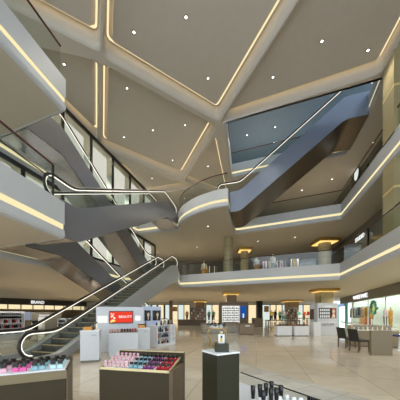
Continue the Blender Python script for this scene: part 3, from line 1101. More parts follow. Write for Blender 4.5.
for x0, x1 in ((-0.2, 0.16), (0.3, GL - 0.4)):
    f = box('poster', 'black', x0, x1, GDp - 0.015, GDp, 1.15, 1.62, t)
    q = MB()
    xx, zz = (x0 + x1) / 2 + 0.04, 1.42
    q.add([(xx + 0.07 * math.cos(j * PI / 6), GDp - 0.017, zz + 0.10 * math.sin(j * PI / 6)) for j in range(12)], [tuple(range(12))])
    q.box(xx - 0.03, xx + 0.03, GDp - 0.017, GDp - 0.016, 1.2, 1.33)
    q.build('portrait_shape', 'skin', f)
rm = Matrix.Rotation(g, 4, 'Z')
for zi, z in enumerate((0.10, 0.38, 0.64, 0.95)):
    n = 7 if z < 0.9 else 8
    for i in range(n):
        lx = 0.08 + i * ((GL - 0.48) if z < 0.9 else (GL - 0.16)) / (n - 1)
        p = rm @ Vector((lx, 0.14, 0))
        mm = ('black', 'navy', 'cream', 'black', 'rust', 'greyc', 'black', 'brownD')[(i + 3 * zi) % 8]
        h = 0.12 + 0.05 * ((i * 7 + zi * 3) % 3)
        o = MB().lathe([(0.035, 0), (0.038, 0.01), (0.038, h * 0.7), (0.02, h * 0.76), (0.02, h), (0, h)], 10).build('cosmetic_bottle', mm, None, (a.x + p.x, a.y + p.y, z + (0.0 if z in (0.95, 0.10) else 0.0)), 0)
        tag(o, '%s bottle on the white gondola, %s, place %d from left' % ({'black': 'black', 'navy': 'navy', 'cream': 'cream', 'rust': 'rust', 'greyc': 'grey', 'brownD': 'brown'}[mm], ('bottom shelf', 'middle shelf', 'upper shelf', 'top deck')[zi], i + 1), 'bottle', 'bottles on the white gondola')
# ================================================================== RIGHT SIDE
def chair(label, x, y, rot):
    t = thing('dining_chair', label, 'chair', (x, y, 0), rot, 'black chairs at the jewellery counter')
    bevel(MB().box(-0.24, 0.24, -0.24, 0.26, 0.40, 0.47).build('seat', 'cush', t), 0.02)
    m = MB()
    m.loops([[Vector((x_, -0.24 - k * 0.09 + dy, 0.44 + k * 0.44)) for x_, dy in ((-0.22, 0), (0.22, 0), (0.22, 0.055), (-0.22, 0.055))] for k in (0, 0.5, 1)])
    bevel(m.build('backrest', 'cush', t), 0.015)
    for sx in (-0.21, 0.21):
        for sy in (-0.21, 0.22):
            MB().loops([[Vector((sx + a_ * r, sy * (1.0 if z > 0.2 else 1.08) + b_ * r, z)) for a_, b_ in ((-1, -1), (1, -1), (1, 1), (-1, 1))] for r, z in ((0.016, 0.0), (0.024, 0.40))]).build('leg', 'brownD', t)
    return t


chair('black upholstered chair nearer to the brown jewellery counter block', xd(359, 8.75), 8.75, -PI / 2 + 0.15)
chair('black upholstered chair farther left at the jewellery counter', xd(346.5, 9.75), 9.75, -PI / 2 + 0.15)
# brown block counter
a, L, g = plane_at(371.5, 7.95, 392.5, 7.95)
t = thing('counter_block', 'plain brown block counter end in front of the jewellery counter', 'counter', (a.x, a.y, 0), g)
bevel(MB().box(0, L, 0, 0.1, 0, 0.865).build('body', 'tan', t), 0.004)
box('top_panel', 'tan', -0.003, L + 0.003, -0.003, 0.103, 0.865, 0.88, t)
# long jewellery counter behind
a, L, g = plane_at(352, 10.1, 399, 9.6)
t = thing('jewellery_counter', 'long tan jewellery counter with glass top behind the black chairs', 'counter', (a.x, a.y, 0), g)
bevel(MB().box(0, L, 0, 0.6, 0.05, 0.72).build('body', 'tan', t), 0.006)
box('plinth', 'brownD', 0.03, L - 0.03, 0.03, 0.57, 0, 0.05, t)
box('bed', 'cream', 0.02, L - 0.02, 0.02, 0.58, 0.72, 0.735, t)
box('glass_front', 'glass', 0.0, L, 0.0, 0.01, 0.72, 0.93, t)
box('glass_top', 'glass', 0.0, L, 0.0, 0.6, 0.93, 0.942, t)
box('glass_back', 'tan', 0.0, L, 0.59, 0.6, 0.72, 0.93, t)
for k in range(4):
    box('frame_bar', 'brass', k * L / 3 - 0.008, k * L / 3 + 0.008, -0.004, 0.01, 0.72, 0.945, t)
rm = Matrix.Rotation(g, 4, 'Z')
for i in range(9):
    p = rm @ Vector((0.15 + i * (L - 0.3) / 8, 0.22, 0))
    tt = thing('jewellery_stand', 'white jewellery stand under the counter glass, place %d from left' % (i + 1), 'stand', (a.x + p.x, a.y + p.y, 0.735), 0, 'jewellery stands under glass')
    MB().lathe([(0.05, 0), (0.05, 0.012), (0.012, 0.02), (0.010, 0.06), (0.03, 0.10), (0.0, 0.13)], 12).build('bust', 'white', tt)
    MB().tube([(0.032 * math.cos(2 * PI * q / 12), 0.032 * math.sin(2 * PI * q / 12), 0.092) for q in range(12)], 0.004, 5, True).build('necklace', 'gold', tt)
# blue stool and white table at the right edge
sx, sy = xd(399.5, 9.0), 9.0
t = thing('stool', 'blue seated white stool cut by the right edge of the picture', 'stool', (sx, sy, 0))
MB().lathe([(0.0, 0.56), (0.2, 0.56), (0.22, 0.59), (0.2, 0.63), (0.0, 0.64)], 20).build('seat', 'navy', t)
MB().lathe([(0.03, 0.04), (0.03, 0.56)], 12).build('pole', 'greyw', t)
MB().lathe([(0.2, 0), (0.2, 0.02), (0.03, 0.04)], 20).build('base', 'greyw', t)


# --- white kiosk with wall of products and portrait
a, L, g = plane_at(317.5, 16.2, 338, 16.2)
t = thing('kiosk_wall', 'white perfume kiosk with grid of products and dark portrait poster', 'kiosk', (a.x, a.y, 0), g)
bevel(MB().box(0, L, 0, 0.4, 0, 2.22).build('wall_panel', 'greyw', t), 0.01)
box('niche', 'black', 0.10, L - 0.12, -0.012, 0, 1.12, 1.86, t)
k = (L - 0.6)
for i in range(5):
    for j in range(3):
        box('product_card', 'white', 0.16 + i * 0.15, 0.27 + i * 0.15, -0.02, -0.012, 1.17 + j * 0.23, 1.34 + j * 0.23, t)
pf = box('poster', 'rust', L - 0.52, L - 0.14, -0.02, -0.012, 1.14, 1.84, t)
m = MB()
m.add([(L - 0.33 + 0.10 * math.cos(j * PI / 6), -0.022, 1.62 + 0.13 * math.sin(j * PI / 6)) for j in range(12)], [tuple(range(12))])
m.add([(L - 0.46, -0.0215, 1.16), (L - 0.2, -0.0215, 1.16), (L - 0.27, -0.0215, 1.46), (L - 0.38, -0.0215, 1.46)], [(0, 1, 2, 3)])
m.build('portrait_shape', 'skin', pf)
box('dark_hair', 'black', L - 0.52, L - 0.44, -0.0225, -0.0205, 1.3, 1.84, pf)
box('lit_letters_strip', 'litwhite', L * 0.35, L * 0.68, -0.014, 0, 1.96, 2.02, t)
a2, L2, g2 = plane_at(317, 15.2, 336.5, 15.2)
t = thing('counter', 'white kiosk counter with dark letters in front of the product wall', 'counter', (a2.x, a2.y, 0), g2)
bevel(MB().box(0, L2, 0, 0.45, 0, 0.85).build('body', 'greyw', t), 0.006)
box('worktop', 'white', -0.01, L2 + 0.01, -0.01, 0.46, 0.85, 0.88, t)
text('letters', 'PARFUM', 0.26, 'taupe', t, (L2 / 2, -0.006, 0.70), (PI / 2, 0, 0), 0.004)
a2, L2, g2 = plane_at(314, 14.6, 321, 14.6)
t = thing('counter', 'narrow white block counter at the left corner of the perfume kiosk', 'counter', (a2.x, a2.y, 0), g2)
bevel(MB().box(0, L2, 0, 0.4, 0, 0.86).build('body', 'white', t), 0.006)
box('worktop', 'white', -0.008, L2 + 0.008, -0.008, 0.408, 0.86, 0.88, t)
a2, L2, g2 = plane_at(309.5, 17.6, 314.5, 17.2)
t = thing('side_panel', 'white side wing at the left of the perfume kiosk', 'panel', (a2.x, a2.y, 0), g2)
bevel(MB().box(0, L2, 0, 0.3, 0, 2.15).build('wing', 'greyw', t), 0.01)
box('niche', 'brownD', 0.05, L2 - 0.05, -0.012, 0, 1.0, 1.8, t)

# --- two white tables with goods
for px0, px1, which in ((277.5, 292, 'left'), (294.5, 309, 'right')):
    a, L, g = plane_at(px0, 14.6, px1, 14.6)
    t = thing('display_table', 'white box table with dark goods on top, %s one of the pair' % which, 'table', (a.x, a.y, 0), g)
    bevel(MB().box(0, L, 0, 0.7, 0.04, 0.66).build('body', 'white', t), 0.006)
    box('plinth', 'taupe', 0.03, L - 0.03, 0.03, 0.67, 0, 0.04, t)
    box('top_frame', 'brownD', -0.01, L + 0.01, -0.01, 0.71, 0.66, 0.69, t)
    for i in range(6):
        o = MB().box(-0.05, 0.05, -0.04, 0.04, 0, 0.07).build('gift_box', ('rust', 'black', 'crimson', 'brownD', 'black', 'rust')[i], None, (a.x + 0.1 + i * (L - 0.2) / 5, a.y + 0.2, 0.69), 0.1 * i)
        tag(bevel(o, 0.005), 'small %s box on the %s white table, place %d from left' % (('rust', 'black', 'crimson', 'brown', 'black', 'rust')[i], which, i + 1), 'box', 'boxes on the white tables')


def timber_table(label, px0, px1, d, h, dep=0.8, m='brownD'):
    a, L, g = plane_at(px0, d, px1, d)
    t = thing('display_table', label, 'table', (a.x, a.y, 0), g)
    box('table_top', m, 0, L, 0, dep, h - 0.06, h, t, 0.006)
    box('lower_shelf', m, 0.08, L - 0.08, 0.08, dep - 0.08, 0.2, 0.24, t)
    for x in (0.0, L - 0.08):
        for y in (0.0, dep - 0.08):
            box('leg', m, x, x + 0.08, y, y + 0.08, 0, h - 0.06, t)
    return t, a, L


timber_table('dark timber display table behind the white box tables', 268, 300, 20.3, 0.86)
timber_table('dark timber display table far behind the right white table', 290, 311, 22.5, 1.0)


def box_counter(label, px0, px1, d, h, m='brown', tagp=False, dep=0.6):
    a, L, g = plane_at(px0, d, px1, d)
    t = thing('counter', label, 'counter', (a.x, a.y, 0), g)
    bevel(MB().box(0, L, 0, dep, 0.05, h - 0.04).build('body', m, t), 0.006)
    box('plinth', 'brownD', 0.03, L - 0.03, 0.03, dep - 0.03, 0, 0.05, t)
    box('worktop', 'brownD', -0.012, L + 0.012, -0.012, dep + 0.012, h - 0.04, h, t)
    if tagp:
        box('name_plate', 'white', L * 0.4, L * 0.7, -0.008, 0, h * 0.74, h * 0.83, t)
    return t, a, L


box_counter('brown counter with white name plate right of the round table', 239.5, 254.2, 15.5, 0.78, tagp=True)
box_counter('brown counter behind the round table, left part', 201, 223, 16.6, 0.72)
box_counter('brown counter behind the plinth below the white shelf unit', 223.5, 238, 17.2, 0.80)
box_counter('low brown counter before the dark far pillar', 253, 263, 24.5, 0.95)
box_counter('long dark slatted timber counter at the far left shops', 178, 206, 27.0, 0.72, m='brownD')

# --- brown wall unit with white shelf rack and blue poster
a, L, g = plane_at(219, 21.0, 248, 21.0)
t = thing('shelf_unit', 'brown wall unit with white product rack and blue poster', 'shelf', (a.x, a.y, 0), g)
k = L / 29.0
bevel(MB().box(0, L, 0, 0.5, 0, 2.5).build('carcass', 'brownD', t), 0.01)
r = box('rack_back', 'litwhite', 3 * k, 20.3 * k, -0.03, 0, 0.55, 2.17, t)
for i in range(8):
    box('rack_shelf', 'white', 3 * k, 20.3 * k, -0.2, -0.03, 0.55 + i * 0.22, 0.575 + i * 0.22, t)
for i in range(4):
    box('rack_upright', 'white', 3 * k + i * 17.3 * k / 3 - 0.015, 3 * k + i * 17.3 * k / 3 + 0.015, -0.2, -0.03, 0.55, 2.17, t)
pf = box('poster', 'blues', 21.6 * k, 27 * k, -0.03, 0, 0.95, 2.15, t)
box('poster_bottle', 'litcool', 23.6 * k, 25.0 * k, -0.034, -0.03, 1.05, 1.45, pf)
box('poster_base', 'navy', 21.6 * k, 27 * k, -0.033, -0.03, 0.95, 1.12, pf)
for zi in range(7):
    for i in range(9):
        x = 3.5 * k + (i + 0.5) * 16.3 * k / 9
        h = 0.09 + 0.03 * ((i + zi) % 2)
        o = MB().box(-0.06, 0.06, -0.04, 0.04, 0, h).build('cosmetic_box', ('black', 'taupe', 'black')[(i + zi) % 3], None, (a.x + x, a.y - 0.11, 0.575 + zi * 0.22), 0)
        tag(o, '%s box on the white product rack, row %d from the bottom, place %d from left' % (('black', 'grey', 'black')[(i + zi) % 3], zi + 1, i + 1), 'box', 'boxes on the white product rack')
# ================================================================== FIGURES, CLOTHES, SHOPS
def mannequin(label, x, y, z, rot, top, bottom, h=1.8, skirt=False, coat=False, head=True):
    s = h / 1.8
    t = thing('mannequin', label, 'mannequin', (x, y, z), rot)
    # one continuous skinned body
    J = [((0, 0, 0.95), 0.13), ((0, 0, 1.15), 0.115), ((0, 0, 1.36), 0.135), ((0, 0, 1.5), 0.06), ((0, -0.01, 1.62), 0.085), ((0, -0.01, 1.76), 0.07)]
    E_ = [(0, 1), (1, 2), (2, 3), (3, 4), (4, 5)]
    for sx in (-1, 1):
        b = len(J)
        J += [((0.19 * sx, 0, 1.42), 0.055), ((0.25 * sx, 0.02, 1.14), 0.04), ((0.24 * sx, -0.06, 0.9), 0.03), ((0.24 * sx, -0.08, 0.8), 0.025)]
        E_ += [(2, b), (b, b + 1), (b + 1, b + 2), (b + 2, b + 3)]
        J += [((0.09 * sx, 0, 0.86), 0.085), ((0.10 * sx, -0.01, 0.5), 0.058), ((0.10 * sx, 0.01, 0.09), 0.036), ((0.10 * sx, -0.1, 0.035), 0.03)]
        E_ += [(0, b + 4), (b + 4, b + 5), (b + 5, b + 6), (b + 6, b + 7)]
    me = bpy.data.meshes.new('body')
    me.from_pydata([tuple(c * s for c in p) for p, r in J], E_, [])
    o = bpy.data.objects.new('body', me)
    COL.objects.link(o)
    o.parent = t
    me.materials.append(M['skin'])
    sk = o.modifiers.new('skin', 'SKIN')
    for v, (p, r) in zip(me.skin_vertices[0].data, J):
        v.radius = (r * s, r * s * 0.8)
    me.skin_vertices[0].data[0].use_root = True
    o.modifiers.new('sub', 'SUBSURF').levels = 1
    ln = 0.62 if coat else 0.92
    MB().lathe([(0.175 * s, ln * s), (0.155 * s, 1.15 * s), (0.2 * s, 1.36 * s), (0.17 * s, 1.46 * s), (0.07 * s, 1.51 * s)], 16, sy=0.72).build('jacket', top, t)
    for sx in (-1, 1):
        MB().tube([(0.18 * sx * s, 0, 1.44 * s), (0.25 * sx * s, 0.02 * s, 1.14 * s), (0.242 * sx * s, -0.05 * s, 0.92 * s)], [0.075 * s, 0.06 * s, 0.05 * s], 10).build('sleeve', top, t)
    if skirt:
        MB().lathe([(0.26 * s, 0.45 * s), (0.17 * s, 0.98 * s)], 16, sy=0.8).build('skirt', bottom, t)
    else:
        for sx in (-1, 1):
            MB().tube([(0.09 * sx * s, 0, 0.95 * s), (0.10 * sx * s, -0.01 * s, 0.5 * s), (0.10 * sx * s, 0.01 * s, 0.1 * s)], [0.115 * s, 0.085 * s, 0.07 * s], 10).build('trouser_leg', bottom, t)
    MB().lathe([(0.2 * s, 0), (0.2 * s, 0.012), (0, 0.014)], 20).build('base', 'greyw', t)
    return t


COLN = dict(navy='navy', rust='rust', yellow='mustard', black='black', green='green', cream='cream', amber='amber', greyc='grey', crimson='crimson', teal='teal', white='white', pink='pink', brownD='dark brown', blue='light blue')


def rack(label, x, y, z, rot, L, cols, h=1.6, place='', long=0.85):
    t = thing('clothes_rack', label, 'clothes rack', (x, y, z), rot)
    MB().tube([(0, 0, h), (L, 0, h)], 0.018, 8).build('rail', 'dark', t)
    for xx in (0, L):
        MB().tube([(xx, 0, 0.03), (xx, 0, h)], 0.018, 8).build('post', 'dark', t)
        MB().box(xx - 0.02, xx + 0.02, -0.25, 0.25, 0, 0.035).build('foot', 'dark', t)
    rm = Matrix.Rotation(rot, 4, 'Z')
    n = len(cols)
    for i, c in enumerate(cols):
        p = rm @ Vector((0.12 + i * (L - 0.24) / max(1, n - 1), 0, 0))
        ln = long * (0.85 + 0.3 * ((i * 5) % 3) / 2)
        g = thing('hanging_garment', '%s garment, place %d on %s' % (COLN[c], i + 1, place), 'clothing', (x + p.x, y + p.y, z + h - 0.02 - ln), rot + PI / 2, 'garments on ' + place)
        m = MB()
        rings = []
        for (w_, zz, th) in ((0.24, 0.0, 0.05), (0.22, ln * 0.5, 0.05), (0.23, ln * 0.82, 0.045), (0.06, ln * 0.97, 0.025)):
            rings.append([Vector((w_ * math.cos(q * PI / 5), th * math.sin(q * PI / 5) * (1 + 0.3 * math.cos(3 * q)), zz)) for q in range(10)])
        m.loops(rings, smooth=True)
        m.build('cloth', c, g)
        MB().tube([(0, 0, ln * 0.96), (0, 0, ln + 0.01), (0, 0.02, ln + 0.04)], 0.006, 5).build('hanger_hook', 'dark', g)
    return t


# right shop behind glass
rot_r = math.atan2(BU.y, BU.x)
rk = [('navy', 'greyc', 'navy', 'blue', 'greyc', 'cream', 'navy'), ('yellow', 'amber', 'cream', 'rust', 'yellow', 'rust', 'green')]
for i, (px0, px1) in enumerate(((351, 360), (361.5, 372.5))):
    p0, p1 = BPx(px1, -1.0), BPx(px0, -1.0)
    L = math.dist(p0, p1)
    rack('dark clothes rack of %s behind the glass of the right shop' % ('blue and grey clothes' if i == 0 else 'yellow and rust clothes'), p0[0], p0[1], 0.0, rot_r, L, rk[i] * 2, 2.35, 'the %s rack in the right shop' % ('left' if i == 0 else 'middle'), 1.35)
x, y = BPx(365, -0.42)
t = thing('chest', 'rust brown chest of drawers in the right shop window', 'drawers', (x, y, 0), rot_r)
box('carcass', 'rust', -1.1, 1.1, -0.3, 0.3, 0, 0.95, t, 0.01)
for j in range(3):
    for sgn in (-1, 0, 1):
        box('drawer_front', 'amber', sgn * 0.72 - 0.33, sgn * 0.72 + 0.33, 0.3, 0.315, 0.06 + j * 0.3, 0.32 + j * 0.3, t)
for px, lab, tp_, bt_, coat in ((385.3, 'mannequin in pale pink jacket and black trousers by the white wall', 'pink', 'black', False), (390.6, 'mannequin in long olive amber coat by the white wall', 'amber', 'amber', True)):
    x, y = BPx(px, -0.8)
    mannequin(lab, x, y, 0.05 if False else 0.0, rot_r + PI, tp_, bt_, 2.15, False, coat)
# wreath hanging on the shop glass
x, y = BPx(373.5, 0.12)
t = thing('wreath', 'round green and teal leafy wreath hanging in the right shop window', 'wreath', (x, y, zd(307.5, y)), rot_r)
m = MB()
RW = 6.2 * y / F
m.tube([(RW * math.cos(q * PI / 12), 0, RW * math.sin(q * PI / 12)) for q in range(24)], 0.09, 8, True)
m.build('ring', 'plant', t)
m = MB()
for q in range(90):
    aa = random.random() * 2 * PI
    c = Vector((RW * math.cos(aa), (random.random() - 0.5) * 0.16, RW * math.sin(aa)))
    d = Vector((random.random() - 0.5, random.random() - 0.5, random.random() - 0.5)).normalized() * 0.22
    e = d.cross(Vector((0, 1, 0.3))).normalized() * 0.06
    m.add([c - d * 0.2, c + d * 0.4 + e, c + d, c + d * 0.4 - e], [(0, 1, 2, 3)])
m.build('leaves', 'plant', t)
for q in range(12):
    aa = q * PI / 6
    MB().lathe([(0.0, -0.09), (0.07, -0.05), (0.09, 0), (0.07, 0.05), (0.0, 0.09)], 10, (RW * math.cos(aa), 0.1, RW * math.sin(aa))).build('bauble', 'teal', t)
# header sign of the right shop
tc = (bt(353.5) + bt(368)) / 2
x, y = BP(tc, 0.03)
sg = thing('shop_sign', 'white glowing letters on the taupe header of the right shop', 'sign', (x, y, 3.5), rot_r + PI)
W_ = abs(bt(353.5) - bt(368))
o = text('letters', 'WEEWE', 0.7, 'signw', sg, (0, -0.02, 0), (PI / 2, 0, 0), 0.03)
o.scale = (W_ / max(0.1, o.dimensions.x), 1.0, 1.0)
# second storey sign on the right gallery
dS = 17.0
xs = RL(dS)[0] - 0.14
for px, py in ((361, 238),):
    r_ = (px - 200) / F
    dS = (11.0 - 0.269 * 9.66) / (r_ - 0.269)
    sg = thing('shop_sign', 'white slanting shop sign on the dim right second storey gallery', 'sign', (r_ * dS - 0.1, dS, min(8.1, zd(py, dS))), math.atan2(0.966, 0.26) + PI)
    o = text('letters', 'STUDIO', 0.5, 'signw', sg, (0, -0.02, 0), (PI / 2, 0, 0), 0.02)
# round black and white picture, third storey gallery
r_ = (356 - 200) / F
dS = (10.95 - 0.269 * 9.66) / (r_ - 0.269)
t = thing('wall_picture', 'tall black and white picture on the third storey right gallery wall', 'picture', (r_ * dS - 0.02, dS, zd(175.5, dS)), math.atan2(0.966, 0.26) + PI)
box('frame', 'black', -0.85, 0.85, -0.05, 0.0, -0.62, 0.62, t)
m = MB()
m.add([(0.25 + 0.45 * math.cos(j * PI / 8), -0.052, 0.0 + 0.55 * math.sin(j * PI / 8)) for j in range(16)], [tuple(range(16))])
m.build('pale_figure', 'litwhite', t)

# ------------------------------------------------ far shops of the ground storey
def bay(px0, px1, m, d=50.4, z0=0.0, z1=3.3, n=[7]):
    o = box('window_%d' % n[0], m, xd(px0, d), xd(px1, d), d, d + 0.15, z0, z1)
    n[0] += 1
    struct(o, 'lit far shop window')
    for px in (px0, px1):
        x = xd(px, d)
        MB().box(x - 0.09, x + 0.09, d - 0.1, d + 0.1, z0, z1).build('mullion', 'dark', o)
    w = xd(px1, d) - xd(px0, d)
    MB().box(xd(px0, d), xd(px1, d), d - 0.08, d, z1, z1 + 0.12).build('head_bar', 'dark', o)
    return o


for q in ((145, 151, 'litcool'), (152, 157, 'litcool'), (158, 164, 'litwarm'), (165, 171.5, 'litcool'), (171.5, 178, 'litwarm'), (178, 184, 'litcool'), (184, 190, 'litwarm'), (206, 212, 'litcool'), (212, 219, 'litwarm'), (248, 257, 'litwarm'), (262, 270, 'litcool'), (270, 276, 'litwarm'), (276, 282, 'litwarm'), (282, 287, 'litcool'), (297, 303, 'litcool'), (303, 311, 'litwarm')):
    bay(*q)
struct(box('column', 'dark', xd(256.5, 47), xd(262, 47), 46.5, 47.5, 0, 4.0), 'dark far pillar between lit shop windows')
struct(box('column', 'brownD', xd(169.5, 46), xd(172.5, 46), 45.5, 46.5, 0, 4.0), 'dark far pillar left of the timber counter')
# far shelving
for px0, px1, lab in ((190.5, 205.5, 'grey far shelving full of goods left of the lit window'), (286.5, 297, 'grey brown far shelving under the gold topped column')):
    d = 40
    x0, x1 = xd(px0, d), xd(px1, d)
    t = thing('shelf_unit', lab, 'shelf', (x0, d, 0))
    L = x1 - x0
    box('back_panel', 'taupe', 0, L, 0.4, 0.45, 0, 2.45, t)
    for i in range(5):
        box('shelf', 'greyc', 0, L, 0, 0.4, 0.3 + 0.48 * i, 0.36 + 0.48 * i, t)
    for i in range(4):
        box('upright', 'greyc', i * L / 3 - 0.03, i * L / 3 + 0.03, 0, 0.4, 0, 2.45, t)
    for zi in range(4):
        for i in range(7):
            o = MB().box(-0.1, 0.1, -0.08, 0.08, 0, 0.2 + 0.08 * ((i + zi) % 3)).build('carton', ('rust', 'taupe', 'cream', 'brownD')[(i * 3 + zi) % 4], None, (x0 + 0.2 + i * (L - 0.4) / 6, d + 0.18, 0.36 + 0.48 * zi), 0)
            tag(o, '%s carton on the %s, shelf %d from the bottom, place %d from left' % (('rust', 'taupe', 'cream', 'brown')[(i * 3 + zi) % 4], 'far left shelving' if px0 < 200 else 'far right shelving', zi + 1, i + 1), 'box', 'cartons on far shelving')
# pictures in far windows
for px, py, w_, h_, m_, lab in ((174.7, 309, 1.1, 1.0, 'amber', 'amber picture in the far window left of the timber counter'), (266.5, 309, 1.0, 1.3, 'amber', 'amber picture in the far window right of the dark pillar')):
    d = 49.8
    t = thing('wall_picture', lab, 'picture', (xd(px, d), d, zd(py, d)))
    box('frame', 'brownD', -w_ / 2, w_ / 2, 0, 0.06, -h_ / 2, h_ / 2, t)
    box('picture', m_, -w_ / 2 + 0.08, w_ / 2 - 0.08, -0.01, 0, -h_ / 2 + 0.08, h_ / 2 - 0.08, t)
# far mannequins in the windows
for px, d, tp_, bo, lab in ((187, 44, 'amber', 'black', 'far mannequin in amber jacket before the warm window'), (209, 44, 'teal', 'black', 'far mannequin in teal jacket, left of the white rack'), (213.5, 44, 'green', 'black', 'far mannequin in green jacket, close to the white rack'),
                            (271.5, 40, 'yellow', 'black', 'far mannequin in mustard jacket by the warm windows'), (275, 40, 'black', 'black', 'far mannequin all in black by the warm windows'), (280, 40, 'teal', 'black', 'far mannequin in teal jacket left of the gold column'), (283.5, 40, 'white', 'teal', 'far mannequin in white and teal left of the gold column'),
                            (299, 42, 'teal', 'white', 'far mannequin in teal right of the gold column'), (304, 42, 'rust', 'brownD', 'far mannequin in rust jacket right of the gold column'), (308, 42, 'crimson', 'white', 'far mannequin in crimson jacket beside the perfume kiosk')):
    mannequin(lab, xd(px, d), d, 0, 0, tp_, bo, 2.1)

# ------------------------------------------------ left shops
a, L, g = plane_at(-14, 11.3, 24, 13.2)
t = thing('gondola', 'white cosmetics gondola with shelves cut by the left edge', 'gondola', (a.x, a.y, 0), g)
box('back_panel', 'white', 0, L, 0.4, 0.5, 0, 1.58, t)
for i, z in enumerate((0.28, 0.62, 0.92, 1.16, 1.36)):
    box('shelf', 'white', 0, L, 0.0, 0.4, z, z + 0.03, t)
box('end_panel', 'white', L, L + 0.05, 0, 0.5, 0, 1.58, t)
box('top_light', 'litwhite', 0, L, 0.0, 0.06, 1.54, 1.58, t)
box('base', 'greyw', 0, L, 0.02, 0.5, 0, 0.28, t)
rm = Matrix.Rotation(g, 4, 'Z')
for zi, z in enumerate((0.31, 0.65, 0.95, 1.19, 1.39)):
    for i in range(12):
        p = rm @ Vector((L * 0.33 + i * L * 0.62 / 11, 0.14, 0))
        mm = (('greyc', 'ice', 'blue', 'greyc'), ('black', 'crimson', 'greyc', 'black'), ('crimson', 'black', 'white', 'pink'), ('black', 'black', 'black', 'black'), ('black', 'black', 'black', 'black'))[zi][(i * 3) % 4]
        h = 0.13 if zi > 2 else 0.2
        o = MB().lathe([(0.05, 0), (0.05, h * 0.7), (0.025, h * 0.75), (0.025, h), (0, h)], 10).build('cosmetic_bottle', mm, None, (a.x + p.x, a.y + p.y, z), 0)
        tag(o, '%s bottle on the left gondola, shelf %d from the bottom, place %d from left' % ({'greyc': 'grey', 'ice': 'ice blue', 'blue': 'blue', 'black': 'black', 'crimson': 'crimson', 'white': 'white', 'pink': 'pink'}[mm], zi + 1, i + 1), 'bottle', 'bottles on the left gondola')
a, L, g = plane_at(24.8, 13.2, 30.2, 13.2)
t = thing('panel', 'pale blue light panel at the right end of the left gondola', 'panel', (a.x, a.y, 0), g)
box('panel_face', 'lilac', 0, L, 0, 0.12, 1.08, 1.56, t, 0.01)
box('support', 'brown', 0, L, 0.02, 0.1, 0, 1.08, t)
# brown kiosk wall with portrait and pillars
a, L, g = plane_at(24.5, 15.0, 62, 16.5)
t = thing('kiosk_wall', 'brown kiosk wall with portrait poster and lit letters at left', 'kiosk', (a.x, a.y, 0), g)
bevel(MB().box(0, L, 0, 0.3, 0, 1.56).build('wall_panel', 'taupe', t), 0.01)
pf = box('poster', 'black', 0.1, 0.85, -0.02, 0, 0.35, 0.98, t)
m = MB()
m.add([(0.28 + 0.13 * math.cos(j * PI / 6), -0.024, 0.76 + 0.17 * math.sin(j * PI / 6)) for j in range(12)], [tuple(range(12))])
m.add([(0.12, -0.023, 0.36), (0.4, -0.023, 0.36), (0.36, -0.023, 0.6), (0.2, -0.023, 0.6)], [(0, 1, 2, 3)])
m.build('portrait_shape', 'white', pf)
text('letters', 'PRADOR' if False else 'BEAUTE', 0.17, 'signw', t, (L * 0.50, -0.02, 1.32), (PI / 2, 0, 0), 0.01)
a2, L2, g2 = plane_at(39, 14.6, 44.5, 14.6)
proto = None
for i, z in enumerate((0.0, 0.42, 0.84)):
    lab = 'white drum stool stacked in the left shop, %s' % ('bottom', 'middle', 'topmost')[i]
    o = MB().lathe([(0.16, 0.0), (0.18, 0.02), (0.18, 0.36), (0.16, 0.4), (0, 0.4)], 20).build('display_drum', 'white', None, (xd(41.5, 14.5), 14.5, z), 0)
    tag(o, lab.replace('stool', 'shaped display riser'), 'riser', 'white risers in the left shop')
# white racks with black products
for px0, px1, d, which in ((57.5, 65.5, 14.4, 'left'), (66.5, 74.5, 14.6, 'right')):
    a, L, g = plane_at(px0, d, px1, d)
    t = thing('display_rack', 'white rack of black products behind the escalator, %s one' % which, 'rack', (a.x, a.y, 0), g)
    box('back_panel', 'white', 0, L, 0.2, 0.24, 0, 1.16, t)
    for i in range(5):
        box('shelf', 'white', 0, L, 0, 0.2, 0.14 + 0.24 * i, 0.165 + 0.24 * i, t)
    for xx in (0, L - 0.03):
        box('side', 'white', xx, xx + 0.03, 0, 0.2, 0, 1.16, t)
    for zi in range(4):
        for i in range(3):
            o = MB().box(-0.06, 0.06, -0.05, 0.05, 0, 0.15).build('cosmetic_box', 'black', None, (a.x + L * (i + 0.5) / 3, a.y + 0.1, 0.165 + 0.24 * zi), 0)
            tag(o, 'black box on the %s white rack behind the escalator, shelf %d from bottom, place %d' % (which, zi + 1, i + 1), 'box', 'black boxes on the white racks')
# BRAND sign on the far left header
dd = Vector((A1[0] - A0[0], A1[1] - A0[1])).normalized()
def lt(px):
    r = (px - 200) / F
    return (r * A0[1] - A0[0]) / (dd.x - r * dd.y)
tc = lt(37.5)
sg = thing('shop_sign', 'white lit letters on the dark header at far left', 'sign', (A0[0] + dd.x * tc + 0.06, A0[1] + dd.y * tc - 0.03, 3.45), math.atan2(dd.y, dd.x))
o = text('letters', 'BRAND', 0.8, 'signw', sg, (0, -0.02, 0), (PI / 2, 0, 0), 0.02)
o.scale = (abs(lt(44) - lt(31)) / max(0.1, o.dimensions.x), 1, 1)

